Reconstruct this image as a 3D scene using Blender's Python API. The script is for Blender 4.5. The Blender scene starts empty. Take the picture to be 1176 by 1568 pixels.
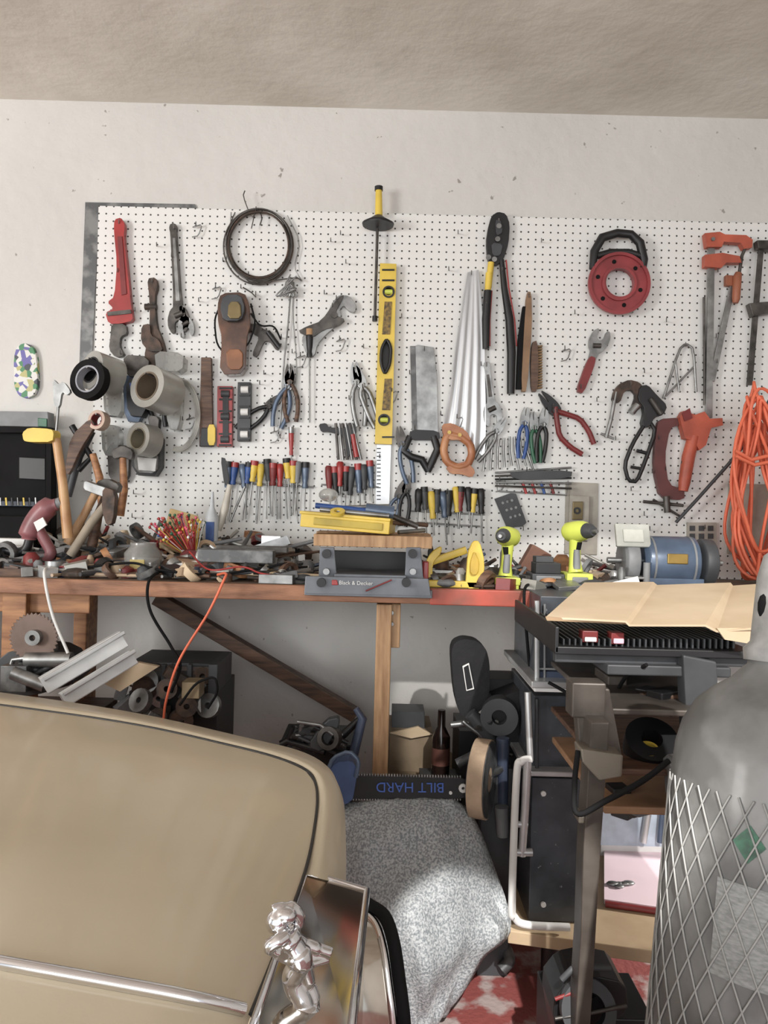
import bpy, math, random
from mathutils import Vector, Matrix, geometry
random.seed(7)
R=random.random
A=0.026; F=1162.0; CZ=1.2; D=2.62
ca,sa=math.cos(A),math.sin(A)
# measured layout helper: photo measurement (u,v) at a real distance d from the camera station
def PX(u,v,d):
    x=(u-588)*ca+(v-784)*sa; z=(u-588)*sa-(v-784)*ca
    return Vector((x*d/F,d,CZ+z*d/F))
def PZ(u,v,z):
    zz=(u-588)*sa-(v-784)*ca
    return PX(u,v,(z-CZ)*F/zz)
def lin(c):
    c=c/255.0
    return c/12.92 if c<=0.04045 else ((c+0.055)/1.055)**2.4
def linc(rgb,k=.10):
    c=[lin(v) for v in rgb]; l=.3*c[0]+.6*c[1]+.1*c[2]
    return [x*(1-k)+l*k for x in c]
MC={}
def M(name,rgb=(128,128,128),rough=0.5,metal=0.0,var=0.25,scale=12,bump=0.0,bscale=60,coat=0,trans=0,rgb2=None,stretch=None,spec=0.5,thr=None,speck=None,crough=.15):
    if name in MC: return MC[name]
    m=bpy.data.materials.new(name); m.use_nodes=True
    nt=m.node_tree; b=nt.nodes['Principled BSDF']
    c=linc(rgb)
    c2=linc(rgb2) if rgb2 else [max(0,v*(1-var)) for v in c]
    c1=c if rgb2 else [min(1,v*(1+var*0.5)) for v in c]
    tc=nt.nodes.new('ShaderNodeTexCoord'); mp=nt.nodes.new('ShaderNodeMapping')
    if stretch: mp.inputs['Scale'].default_value=stretch
    nt.links.new(tc.outputs['Object'],mp.inputs['Vector'])
    n=nt.nodes.new('ShaderNodeTexNoise'); n.inputs['Scale'].default_value=scale; n.inputs['Detail'].default_value=6
    nt.links.new(mp.outputs[0],n.inputs['Vector'])
    r=nt.nodes.new('ShaderNodeValToRGB')
    lo,hi=thr if thr else (0.35,0.65)
    r.color_ramp.elements[0].position=lo; r.color_ramp.elements[1].position=hi
    r.color_ramp.elements[0].color=(*c2,1); r.color_ramp.elements[1].color=(*c1,1)
    nt.links.new(n.outputs['Fac'],r.inputs['Fac']); col=r.outputs['Color']
    if speck:
        n3=nt.nodes.new('ShaderNodeTexNoise'); n3.inputs['Scale'].default_value=speck[1]; n3.inputs['Detail'].default_value=3
        nt.links.new(tc.outputs['Object'],n3.inputs['Vector'])
        r3=nt.nodes.new('ShaderNodeValToRGB'); r3.color_ramp.elements[0].position=speck[2]; r3.color_ramp.elements[1].position=speck[2]+.03
        r3.color_ramp.elements[0].color=(0,0,0,1); r3.color_ramp.elements[1].color=(1,1,1,1)
        nt.links.new(n3.outputs['Fac'],r3.inputs['Fac'])
        mx=nt.nodes.new('ShaderNodeMix'); mx.data_type='RGBA'; nt.links.new(r3.outputs['Color'],mx.inputs[0]); nt.links.new(col,mx.inputs[6]); mx.inputs[7].default_value=(*[lin(x) for x in speck[0]],1)
        col=mx.outputs[2]
    nt.links.new(col,b.inputs['Base Color'])
    b.inputs['Roughness'].default_value=rough; b.inputs['Metallic'].default_value=metal
    b.inputs['Coat Weight'].default_value=coat
    b.inputs['Coat Roughness'].default_value=crough
    b.inputs['Specular IOR Level'].default_value=spec
    if trans: b.inputs['Transmission Weight'].default_value=trans
    if bump:
        n2=nt.nodes.new('ShaderNodeTexNoise'); n2.inputs['Scale'].default_value=bscale; n2.inputs['Detail'].default_value=5
        nt.links.new(mp.outputs[0],n2.inputs['Vector'])
        bp=nt.nodes.new('ShaderNodeBump'); bp.inputs['Strength'].default_value=bump; bp.inputs['Distance'].default_value=0.01
        nt.links.new(n2.outputs['Fac'],bp.inputs['Height']); nt.links.new(bp.outputs[0],b.inputs['Normal'])
    MC[name]=m; return m
wallm=M('painted_plaster',(206,204,199),0.7,var=0.06,scale=1.6,bump=0.6,bscale=16,speck=((150,146,140),30,.72))
ceilm=M('ceiling_paint',(226,223,212),0.8,rgb2=(202,197,184),scale=1.8,bump=0.8,bscale=9)
floorm=M('floor_red_paint',(146,74,70),0.55,rgb2=(176,158,154),scale=9,thr=(0.42,0.5),bump=0.3)
steel=M('steel',(150,151,150),0.38,0.8,var=0.35,scale=25)
dsteel=M('dark_steel',(88,84,80),0.45,0.6,var=0.5,scale=25)
rust=M('rusty_steel',(96,76,64),0.6,0.4,rgb2=(56,50,46),scale=30,bump=0.2)
galv=M('galvanised',(128,129,128),0.5,0.5,rgb2=(92,93,94),scale=20,thr=(.45,.6))
chrome=M('chrome',(225,225,228),0.12,1.0,var=0.04)
alum=M('aluminium',(205,207,208),0.35,0.6,var=0.15,scale=10)
black=M('black_plastic',(28,28,30),0.45,var=0.3)
blackr=M('black_rubber',(20,20,21),0.8,var=0.3,spec=.2)
dgrey=M('dark_grey_plastic',(66,68,71),0.5)
grey=M('grey_plastic',(128,130,132),0.5)
red=M('red_paint',(166,38,36),0.4,coat=.2)
dred=M('dark_red',(126,40,40),0.45)
orange=M('orange_paint',(184,84,58),0.5)
ocord=M('orange_cord',(238,112,72),0.5,var=0.1)
yellow=M('yellow_plastic',(222,190,50),0.4,var=0.12)
lime=M('lime_plastic',(205,216,70),0.4,var=0.08)
blue=M('blue_plastic',(42,80,146),0.4)
dblue=M('slate_blue_enamel',(84,102,126),0.35,0.2,coat=.3)
green=M('green_plastic',(38,100,70),0.4)
white=M('white_plastic',(225,225,222),0.45,var=0.08)
woodl=M('pale_wood',(196,156,112),0.6,rgb2=(156,116,78),scale=8,stretch=(8,8,1),bump=.1)
woodo=M('orange_wood',(184,130,82),0.55,rgb2=(138,90,56),scale=8,stretch=(1,8,8))
woodd=M('dark_wood',(112,82,62),0.55,rgb2=(70,50,40),scale=10,stretch=(1,8,8))
benchm=M('worn_bench_wood',(132,110,92),0.6,rgb2=(78,64,56),scale=7,stretch=(1,6,6),bump=.25)
benche=M('bench_edge_wood',(172,120,86),0.6,rgb2=(120,80,58),scale=7,stretch=(1,6,6),bump=.2)
redwood=M('red_painted_wood',(190,76,56),0.5,rgb2=(130,72,56),scale=9)
card=M('cardboard',(214,192,160),0.8,rgb2=(198,174,140),scale=6)
glass=M('clear_plastic',(210,210,205),0.18,trans=.7,var=.02)
paint=M('beige_car_paint',(212,199,172),0.55,rgb2=(200,186,158),scale=2.2,coat=.35,spec=.35,bump=.02,bscale=400,crough=.12)
brass=M('brass',(170,140,70),0.35,.8)
pink=M('pink_paper',(240,214,222),0.7,var=.05,scale=8)
leather=M('amber_wood',(110,70,46),0.25,rgb2=(64,40,28),scale=14,coat=.6)
brist=M('bristle',(150,120,84),0.8,bump=.8,bscale=300)
nylon=M('net_fibre',(150,150,147),0.8)
cylm=M('cylinder_paint',(120,120,118),0.5,0.0,rgb2=(84,84,83),scale=9,thr=(.4,.6),coat=.15)
tan=M('tan_tape',(176,150,120),0.4)

def chaikin(p,n,closed=True):
    for _ in range(n):
        q=[]
        m=len(p)
        rng=range(m) if closed else range(m-1)
        if not closed: q.append(p[0])
        for i in rng:
            a=p[i]; b=p[(i+1)%m]
            q.append(tuple(a[k]*.8+b[k]*.2 for k in range(len(a))))
            q.append(tuple(a[k]*.2+b[k]*.8 for k in range(len(a))))
        if not closed: q.append(p[-1])
        p=q
    return p
def crom(pts,n):
    P=[Vector(p) for p in pts]; out=[]
    m=len(P)-1
    for i in range(n):
        t=i/(n-1)*m; k=min(int(t),m-1); t-=k
        p1,p2=P[k],P[k+1]; p0=P[k-1] if k>0 else p1*2-p2; p3=P[k+2] if k+2<=m else p2*2-p1
        out.append(0.5*((2*p1)+(p2-p0)*t+(2*p0-5*p1+4*p2-p3)*t*t+(3*p1-p0-3*p2+p3)*t**3))
    return out
class B:
    def __init__(s,name): s.name=name; s.V=[]; s.F=[]; s.I=[]; s.S=[]; s.mats=[]
    def add(s,vs,fs,mat,smooth=False):
        if mat not in s.mats: s.mats.append(mat)
        mi=s.mats.index(mat); o=len(s.V)
        s.V+= [tuple(v) for v in vs]
        for f in fs: s.F.append(tuple(i+o for i in f)); s.I.append(mi); s.S.append(smooth)
        return s
    def plate(s,pts,d,th,mat,sm=0,holes=(),off=0):
        if sm: pts=chaikin(pts,sm)
        loops=[[PX(u,v,d) for u,v in pts]]+[[PX(u,v,d) for u,v in h] for h in holes]
        tri=geometry.tessellate_polygon([[Vector((p.x,p.z,0)) for p in l] for l in loops])
        flat=[p for l in loops for p in l]; n=len(flat)
        y=Vector((0,th/2,0))
        vs=[p-y for p in flat]+[p+y for p in flat]
        fs=[]
        for t in tri:
            a,b,c=t; nrm=(flat[b]-flat[a]).cross(flat[c]-flat[a]).y
            if nrm>0: a,c=c,a
            fs.append((a,b,c)); fs.append((c+n,b+n,a+n))
        o=0
        for l in loops:
            m=len(l)
            for i in range(m):
                j=(i+1)%m; fs.append((o+i,o+j,o+j+n,o+i+n))
            o+=m
        return s.add(vs,fs,mat)
    def tube(s,pts,r,mat,n=10,closed=False,cap=True,smooth=True):
        P=[Vector(p) for p in pts]; m=len(P)
        rr=r if isinstance(r,(list,tuple)) else [r]*m
        T=[]
        for i in range(m):
            a=P[(i-1)%m] if (closed or i>0) else P[i]; b=P[(i+1)%m] if (closed or i<m-1) else P[i]
            t=(b-a); T.append(t.normalized() if t.length>1e-9 else (T[-1] if T else Vector((0,0,1))))
        u=T[0].orthogonal().normalized(); vs=[]; fs=[]
        for i in range(m):
            u=(u-T[i]*u.dot(T[i]));
            u=u.normalized() if u.length>1e-6 else T[i].orthogonal().normalized()
            w=T[i].cross(u)
            for k in range(n):
                a=2*math.pi*k/n; vs.append(P[i]+(u*math.cos(a)+w*math.sin(a))*rr[i])
        for i in range(m if closed else m-1):
            j=(i+1)%m
            for k in range(n):
                l=(k+1)%n; fs.append((i*n+k,i*n+l,j*n+l,j*n+k))
        s.add(vs,fs,mat,smooth)
        if cap and not closed:
            s.add([vs[k] for k in range(n)],[tuple(range(n))[::-1]],mat)
            s.add([vs[(m-1)*n+k] for k in range(n)],[tuple(range(n))],mat)
        return s
    def tp(s,pts,d,rpx,mat,n=10,sm=0,closed=False):
        if sm: pts=chaikin([(a,b) for a,b in pts],sm,closed)
        P=[PX(u,v,d) for u,v in pts]
        r=[x*d/F for x in rpx] if isinstance(rpx,(list,tuple)) else rpx*d/F
        return s.tube(P,r,mat,n,closed)
    def stud(s,u,v,d,rpx,mat,h=.004,n=12):
        c=PX(u,v,d); return s.tube([c+Vector((0,h/2,0)),c-Vector((0,h/2,0))],rpx*d/F,mat,n)
    def box(s,c,sz,mat,rz=0,rx=0,ry=0):
        m=Matrix.Rotation(rz,3,'Z')@Matrix.Rotation(ry,3,'Y')@Matrix.Rotation(rx,3,'X'); c=Vector(c)
        vs=[c+m@Vector((x*sz[0]/2,y*sz[1]/2,z*sz[2]/2)) for x in(-1,1) for y in(-1,1) for z in(-1,1)]
        return s.add(vs,[(0,1,3,2),(4,6,7,5),(0,4,5,1),(2,3,7,6),(0,2,6,4),(1,5,7,3)],mat)
    def bp(s,u0,v0,u1,v1,d,dep,mat):
        c=PX((u0+u1)/2,(v0+v1)/2,d); k=d/F
        return s.box((c.x,d+dep/2,c.z),((u1-u0)*k,dep,(v1-v0)*k),mat)
    def sph(s,c,r,mat,sc=(1,1,1),n=14):
        c=Vector(c); vs=[];fs=[]; h=n//2
        for i in range(h+1):
            p=math.pi*i/h
            for k in range(n):
                a=2*math.pi*k/n; vs.append(c+Vector((math.sin(p)*math.cos(a)*r*sc[0],math.sin(p)*math.sin(a)*r*sc[1],math.cos(p)*r*sc[2])))
        for i in range(h):
            for k in range(n):
                l=(k+1)%n; fs.append((i*n+k,(i+1)*n+k,(i+1)*n+l,i*n+l))
        return s.add(vs,fs,mat,True)
    def ring(s,c,axis,ro,ri,w,mat,mat2=None,n=32):
        c=Vector(c); ax=Vector(axis).normalized(); u=ax.orthogonal().normalized(); v=ax.cross(u)
        vs=[]
        for (rr,t) in ((ro,-w/2),(ro,w/2),(ri,w/2),(ri,-w/2)):
            for k in range(n):
                a=2*math.pi*k/n; vs.append(c+ax*t+(u*math.cos(a)+v*math.sin(a))*rr)
        f1=[];f2=[];f3=[]
        for k in range(n):
            l=(k+1)%n
            f1.append((k,l,n+l,n+k)); f3.append((n+k,n+l,2*n+l,2*n+k)); f2.append((2*n+k,2*n+l,3*n+l,3*n+k)); f3.append((3*n+k,3*n+l,l,k))
        s.add(vs,f1,mat,True); s.add(vs,f2,mat2 or mat,True); s.add(vs,f3,mat)
        return s
    def grid(s,G,mat,smooth=True):
        m=len(G);n=len(G[0]); vs=[p for r in G for p in r]
        fs=[(i*n+j,i*n+j+1,(i+1)*n+j+1,(i+1)*n+j) for i in range(m-1) for j in range(n-1)]
        return s.add(vs,fs,mat,smooth)
    def done(s,bev=0,solid=0,sub=0):
        me=bpy.data.meshes.new(s.name); me.from_pydata(s.V,[],s.F)
        for m in s.mats: me.materials.append(m)
        for p,i,sm in zip(me.polygons,s.I,s.S): p.material_index=i; p.use_smooth=sm
        me.update()
        o=bpy.data.objects.new(s.name,me); bpy.context.scene.collection.objects.link(o)
        if solid:
            q=o.modifiers.new('solid','SOLIDIFY'); q.thickness=solid; q.offset=0
        if bev:
            q=o.modifiers.new('bev','BEVEL'); q.width=bev; q.segments=2; q.limit_method='ANGLE'; q.angle_limit=math.radians(50)
        return o
def text(parent,body,loc,size,mat,rot=(math.pi/2,0,0)):
    c=bpy.data.curves.new('lettering','FONT'); c.body=body; c.size=size; c.extrude=0.0006; c.align_x='CENTER'; c.align_y='CENTER'
    o=bpy.data.objects.new('lettering',c); o.location=loc; o.rotation_euler=rot; c.materials.append(mat)
    bpy.context.scene.collection.objects.link(o); o.parent=parent
    return o
# ---------------------------------------------------------------- room
zc=PX(588,167,D).z
XL,XR,YB=-4.6,2.4,-3.2
B('wall_back').box(((XL+XR)/2,D+.06,zc/2),(XR-XL,.12,zc),wallm).done()
B('wall_left').box((XL-.06,(YB+D)/2,zc/2),(.12,D-YB,zc),wallm).done()
B('wall_right').box((XR+.06,(YB+D)/2,zc/2),(.12,D-YB,zc),wallm).done()
B('floor').box(((XL+XR)/2,(YB+D)/2,-.05),(XR-XL+.2,D-YB+.2,.1),floorm).done()
B('ceiling').box(((XL+XR)/2,(YB+D)/2,zc+.05),(XR-XL+.2,D-YB+.2,.1),ceilm).done()
# pegboard
pm=bpy.data.materials.new('pegboard_white'); pm.use_nodes=True
nt=pm.node_tree; b=nt.nodes['Principled BSDF']; b.inputs['Roughness'].default_value=.45
tc=nt.nodes.new('ShaderNodeTexCoord'); sx=nt.nodes.new('ShaderNodeSeparateXYZ'); nt.links.new(tc.outputs['Object'],sx.inputs[0])
def mth(op,a,bv=None):
    n=nt.nodes.new('ShaderNodeMath'); n.operation=op
    for i,x in enumerate((a,bv)):
        if x is None: continue
        if isinstance(x,(int,float)): n.inputs[i].default_value=x
        else: nt.links.new(x,n.inputs[i])
    return n.outputs[0]
def sqf(o):
    f=mth('SUBTRACT',mth('FRACT',mth('ADD',mth('DIVIDE',o,0.0254),200.0)),0.5); return mth('MULTIPLY',f,f)
dd=mth('ADD',sqf(sx.outputs[0]),sqf(sx.outputs[2])); msk=mth('LESS_THAN',dd,0.0155)
mx=nt.nodes.new('ShaderNodeMix'); mx.data_type='RGBA'; mx.inputs[6].default_value=(lin(224),lin(224),lin(221),1); mx.inputs[7].default_value=(.05,.048,.045,1)
nt.links.new(msk,mx.inputs[0]); nt.links.new(mx.outputs[2],b.inputs['Base Color'])
zt=PX(600,330,D).z; zb=1.0; xl=PX(154,318,D).x; xr=1.62
B('pegboard').box(((xl+xr)/2,D-.010,(zt+zb)/2),(xr-xl,.020,zt-zb),pm).done(bev=.0015)
W=D-.020   # pegboard face
def dd_(th,g=.004): return W-g-th/2
B('framing_square').plate([(131,310),(299,313),(301,319),(152,318),(141,556),(122,556)],D-.004,.005,galv).done()
# ---------------------------------------------------------------- bench
BZ=1.0; BY=2.02
b=B('workbench')
b.box((-.55,(BY+W)/2+.01,BZ-.02),(2.6,W-BY+.02,.04),benchm)
b.box((-.65,BY+.012-.02,BZ-.02),(2.12,.018,.041),benche)
xs=PX(655,910,BY).x
b.box((xs+.17,BY-.012,BZ-.02),(.33,.02,.043),redwood)
b.box((.55,(BY+W)/2+.01,BZ-.02),(1.9,W-BY-.02,.038),benchm)
c=PX(588,950,BY+.05)
b.box((c.x,BY+.08,BZ/2-.03),(.042,.09,BZ-.04),woodl)
b.box((c.x+.03,BY+.08,BZ-.11),(.03,.06,.12),woodl)
b.stud(600,938,BY+.05,3,steel,.02); b.stud(600,955,BY+.05,3,steel,.02)
p1=PX(240,915,2.45);p2=PX(545,1095,2.45)
b.tube([p1,p2],.03,woodd,n=4,smooth=False)
for x in (-1.42,1.4):
    b.box((x,BY+.1,BZ/2-.02),(.09,.09,BZ-.04),woodo); b.box((x,2.5,BZ/2-.02),(.09,.09,BZ-.04),woodo)
b.box((PX(20,930,2.05).x,2.1,.5),(.065,.09,.96),woodo)
b.box((PX(122,930,2.3).x,2.35,.5),(.04,.09,.96),woodo)
b.box((PX(70,905,2.1).x,2.1,.93),(.26,.04,.06),woodo)
b.done(bev=.003)
# ---------------------------------------------------------------- wall tools
def wp(name,parts,bev=.0012):
    b=B(name)
    for (pts,th,mat,*r) in parts:
        b.plate(pts,dd_(th,r[1] if len(r)>1 else .004),th,mat,r[0] if r else 1)
    return b
def hook(b,u,v):
    d=W; b.tube([PX(u,v,d),PX(u,v,d-.03),PX(u,v-6,d-.036)],.0018,steel,6)
b=wp('pipe_wrench',[([(177,338),(187,335),(193,345),(191,365),(196,405),(203,475),(206,492),(186,497),(168,497),(163,480),(176,474),(166,464),(177,456),(181,405),(176,355)],.024,red,1),
 ([(172,497),(194,497),(196,512),(186,516),(184,530),(192,545),(178,548),(168,536),(171,512)],.02,dsteel,1)])
b.plate([(180,362),(187,362),(194,450),(186,452)],W-.03,.003,dred); b.plate([(164,478),(200,474),(202,480),(165,484)],W-.03,.004,dsteel); hook(b,182,342); b.done(bev=.002)
b=wp('pipe_wrench',[([(227,428),(240,426),(243,440),(238,455),(241,500),(250,520),(256,545),(250,580),(238,585),(228,560),(222,548),(228,520),(231,490),(230,455)],.024,rust,1),
 ([(219,500),(232,497),(233,515),(246,522),(252,540),(230,540),(218,525)],.034,rust,1)]); b.tp([(222,470),(240,470)],W-.02,5,rust); hook(b,233,432); b.done(bev=.002)
def adjw(name,u,v,ang,L,mat,s=1.0,th=.012,gripmat=None):
    loc=[(-4,-L),(4,-L),(6,-L+6),(4.5,-L+14),(6,-18),(12,-13),(16,0),(14,14),(8,21),(5,17),(6,6),(0,2),(-6,6),(-6,20),(-11,22),(-16,12),(-16,0),(-12,-12),(-6,-18),(-4.5,-L+14),(-6,-L+6)]
    ca_,sa_=math.cos(ang),math.sin(ang)
    T=lambda x,y:(u+(x*ca_-y*sa_)*s,v+(x*sa_+y*ca_)*s)
    b=B(name); b.plate([T(*p) for p in loc],dd_(th,.006),th,mat,1)
    b.plate([T(-2,-L+20),T(2,-L+20),T(3,-26),T(-3,-26)],W-.006-th-.0005,.002,dsteel if mat is not dsteel else steel)
    b.tp([T(-6,-4),T(6,-8)],W-.02,4*s,dsteel)
    if gripmat: b.plate([T(-6,-L-2),T(6,-L-2),T(7,-L*.5),T(5,-26),T(-5,-26),T(-7,-L*.5)],dd_(th+.008,.003),th+.008,gripmat,1)
    hook(b,*T(0,-L+6)); b.done(bev=.0015)
adjw('adjustable_wrench',274,488,-.06,138,dsteel,1.05)
adjw('adjustable_wrench',754,632,-.12,82,steel,.95)
adjw('adjustable_wrench',916,524,3.5,85,steel,.95,gripmat=dred)
adjw('adjustable_wrench',285,500,-.2,40,steel,.8)
# wire coil
b=B('wire_coil')
for k in range(10):
    r=45+R()*8; cx=397+R()*4-2; cy=376+R()*4-2; dz=W-.012-R()*.02
    b.tube([PX(cx+r*math.cos(t),cy+r*1.1*math.sin(t),dz) for t in [2*math.pi*i/48 for i in range(48)]],.0027,dsteel if k%2 else rust,6,closed=True)
b.tp([(395,322),(385,335),(372,300),(375,292)],W-.02,.9,dsteel,6,1)
b.tp([(385,350),(392,318),(402,332),(398,345)],W-.025,.9,dsteel,6,1)
b.tp([(365,415),(385,435),(430,428),(455,425),(462,430)],W-.02,1,dsteel,6,1)
b.tp([(372,440),(385,448),(392,455)],W-.02,1,dsteel,6)
b.tp([(440,330),(460,370),(450,410),(462,430)],W-.012,.8,steel,6,1); b.tp([(360,325),(345,360),(352,400)],W-.012,.9,dsteel,6,1)
hook(b,392,322); b.done()
b=B('hanging_wire_bundle')
for k in range(7):
    b.tp([(445,420+k*4),(434+k*4,440),(458-k*7,458),(446,430),(454,423)],W-.02-.002*k,1.2,steel,6,2)
b.tp([(446,432),(441,500),(434,560),(430,640),(424,668)],W-.012,1.3,steel,6,1)
b.tp([(450,432),(448,480),(455,560),(450,620)],W-.012,.9,steel,6,1)
b.tp([(354,325),(352,360),(346,400)],W-.012,.8,steel,6,1)
b.done()
b=B('bare_wire_hooks')
for (u,v) in ((300,345),(460,545),(520,520),(700,640),(765,735),(865,535),(420,660),(290,640),(600,600),(330,440)):
    b.tp([(u,v),(u-6,v+4),(u+10,v-2),(u+4,v+16),(u-6,v+18)],W-.015,.9,steel,6,1); hook(b,u,v)
for i in range(80):
    u=180+R()*960; v=345+R()*470; hook(b,u,v)
b.done()
b=wp('wooden_block_plane',[([(340,452),(376,450),(384,470),(386,500),(380,520),(378,574),(338,576),(342,520),(336,498),(335,470)],.05,leather,1),
 ([(345,456),(372,455),(378,476),(372,495),(345,495),(340,475)],.07,dgrey,1)])
b.plate([(350,462),(368,462),(370,488),(348,488)],W-.078,.006,M('dull_brass',(120,104,66),.45,.5),1)
b.plate([(346,535),(372,535),(372,566),(348,566)],W-.056,.006,M('worn_amber',(150,96,58),.3),1)
b.tp([(336,470),(328,490),(332,530),(352,545),(380,530),(392,495),(384,465)],W-.05,1.4,blackr,8,2)
b.tp([(384,480),(398,500),(420,498),(430,520)],W-.05,1.4,blackr,8,2)
b.done(bev=.004)
b=B('locking_pliers')
b.plate([(382,498),(395,495),(404,505),(416,508),(430,530),(424,538),(412,522),(404,524),(394,548),(386,544),(398,516),(388,512)],dd_(.014),.014,dsteel,1)
b.tp([(410,508),(428,532)],W-.022,4,black); hook(b,400,505); b.done(bev=.001)
b=wp('channel_lock_pliers',[([(519,452),(535,454),(546,468),(543,480),(534,477),(527,468),(520,474),(523,484),(514,500),(498,514),(486,528),(482,545),(474,546),(466,536),(462,520),(470,505),(486,498),(500,484),(508,466)],.016,steel,1),
 ([(518,455),(528,452),(512,482),(530,490),(518,500),(496,505),(478,518),(455,508),(470,500),(492,492)],.008,dsteel,1,.018)]); b.stud(512,482,W-.03,5,dsteel); hook(b,515,458); b.done(bev=.0015)
def sd(b,u,v,hl,sl,mat,ang=0,hw=4.5,d=None,mat2=None,tip=True):
    d=d or W-.018
    T=lambda x,y:(u+x*math.cos(ang)-y*math.sin(ang),v+x*math.sin(ang)+y*math.cos(ang))
    ys=[0,.06,.3,.6,.8,.9,1.0]; rs=[.6,.95,1,.85,.65,.8,.7]
    b.tp([T(0,hl*y) for y in ys],d,[hw*r for r in rs],mat,8)
    if mat2: b.tp([T(0,-1),T(0,hl*.2)],d,hw*1.03,mat2,8)
    b.tp([T(0,hl),T(0,hl+sl)],d,1.3,steel,6)
b=B('screwdriver'); sd(b,474,505,42,100,black,.0,6,mat2=woodl); b.done()
b=B('screwdriver_set')
cols=[dblue,blue,dblue,blue,yellow,yellow,dgrey,dred,red,yellow,yellow,grey,dblue]
for i in range(13):
    sd(b,350+i*9.7+R()*3,701+R()*10,30+R()*10,36+R()*25,cols[i],(R()-.5)*.25,5.4+R(),mat2=[black,red,None][i%3])
sd(b,446,655,42,50,red,0,4,mat2=steel)
for i in range(6): b.tp([(380+i*14,735),(376+i*16,790+R()*10)],W-.012,1,steel,6)
b.tp([(340,738),(480,746)],W-.01,1.3,steel,6); b.done()
b=B('chisel_set')
cols=[dred,black,red,black,dgrey,dblue,dgrey,dblue]
for i in range(8): sd(b,503+i*9,706+R()*10,36+R()*8,10+R()*30,cols[i],(R()-.5)*.16,5.2+R(),mat2=[None,red][i%2])
b.tp([(492,742),(580,746)],W-.01,1.3,steel,6)
for i in range(6): b.tp([(514+i*5,648),(518+i*7,704)],W-.02,2.2,[dsteel,steel][i%2],6)
b.done()
b=B('nut_driver_set')
cols=[black,dgrey,yellow,dgrey,dblue,black,yellow,dred,black,yellow,black]
for i in range(11): sd(b,640+i*9.4+R()*3,744+R()*9,34+R()*10,18+R()*30,cols[i],(R()-.5)*.2,5.3+R(),mat2=[None,black][i%2])
b.tp([(625,782),(742,788)],W-.01,1.3,steel,6); b.tp([(640,800),(735,806)],W-.01,1.3,steel,6); b.done()
def pliers(name,u,v,ang,s,mat,jaw=steel,open_=1.0):
    T=lambda x,y:(u+(x*math.cos(ang)-y*math.sin(ang))*s,v+(x*math.sin(ang)+y*math.cos(ang))*s)
    b=B(name)
    b.plate([T(*p) for p in [(-7,6),(-9,-6),(-7,-20),(-2,-34),(-.6,-14),(.6,-14),(2,-34),(7,-20),(9,-6),(7,6)]],dd_(.01,.008),.01,jaw,1)
    b.stud(*T(0,0),W-.024,4*s,jaw)
    for q in (-1,1):
        P=[T(-q*3,-3),T(q*7,12),T(q*12*open_,30),T(q*11*open_,50),T(q*7*open_,68)]
        b.tp(chaikin(P,1,False),W-.017+q*.002,4*s*.92,mat,8)
    hook(b,*T(0,4)); return b.done()
pliers('combination_pliers',440,592,.25,.95,dblue)
pliers('combination_pliers',444,585,-.05,.9,woodd,dsteel)
pliers('slip_joint_pliers',546,585,-.1,1.0,steel,steel,.8)
pliers('slip_joint_pliers',554,590,-.35,1.0,steel,steel,.6)
pliers('cable_cutters',850,628,-.7,1.15,dred,black,1.5)
pliers('diagonal_pliers',803,648,.1,.8,blue,steel,.7)
pliers('diagonal_pliers',818,655,-.1,.8,green,steel,.7)
pliers('diagonal_pliers',832,650,.1,.85,black,steel,.7)
pliers('needle_nose_pliers',760,660,.6,.8,steel,steel,.7)
pliers('needle_nose_pliers',616,680,-.2,.9,dblue,dsteel,.8)
pliers('needle_nose_pliers',622,752,.1,.8,black,dsteel,.8)
pliers('needle_nose_pliers',610,760,.35,.8,dblue,dsteel,.8)
pliers('tin_snips',412,622,.9,.9,black,dsteel,.9)
pliers('needle_nose_pliers',228,590,-.3,1.0,black,dsteel,.8)
b=wp('pop_riveter',[([(488,650),(500,648),(503,655),(530,656),(534,647),(545,650),(546,664),(538,672),(536,700),(528,700),(528,668),(503,661),(492,662)],.02,black,1)])
b.tp([(540,665),(546,700)],W-.02,4,red); hook(b,538,655); b.done(bev=.001)
def level(name,u0,v0,u1,v1,tilt,mat,vmat,th=.025,vials=3):
    b=B(name); k=tilt
    b.plate([(u0+k,v0),(u1+k,v0),(u1,v1),(u0,v1)],dd_(th,.003),th,mat)
    w=u1-u0
    for i in range(vials):
        t=[.12,.5,.88][i] if vials==3 else .5
        v=v0+(v1-v0)*t; c=(u0+u1)/2+k*(1-t)
        b.tp([(c-w*.28,v),(c+w*.28,v)],W-th-.002,5.5,vmat,12)
        b.plate([(c-w*.42,v-10),(c+w*.42,v-10),(c+w*.42,v-7),(c-w*.42,v-7)],W-th-.004,.004,black)
        b.plate([(c-w*.42,v+7),(c+w*.42,v+7),(c+w*.42,v+10),(c-w*.42,v+10)],W-th-.004,.004,black)
    return b
def circ(u,v,r,n=40,ph=0): return [(u+r*math.cos(2*math.pi*i/n+ph),v+r*math.sin(2*math.pi*i/n+ph)) for i in range(n)]
b=B('spirit_level'); b.plate([(582,405),(607,406),(600,681),(574,680)],dd_(.028,.003),.028,yellow,0,holes=[circ(595,447,7,20),circ(588,643,7,20),[(592,520),(598,532),(596,556),(589,572),(584,556),(585,534)]])
b.plate([(584,410),(605,410),(598,676),(576,676)],dd_(.008,.006),.008,black)
for (u,v) in ((595,447),(588,643)): b.ring(PX(u,v,W-.032),(0,1,0),9*D/F,6.5*D/F,.006,black); b.tp([(u-6,v),(u+6,v)],W-.025,4,lime,10)
b.tp([(592,518),(599,532),(597,558),(589,574),(583,556),(584,534)],W-.034,2.4,black,8,2,True)
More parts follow.
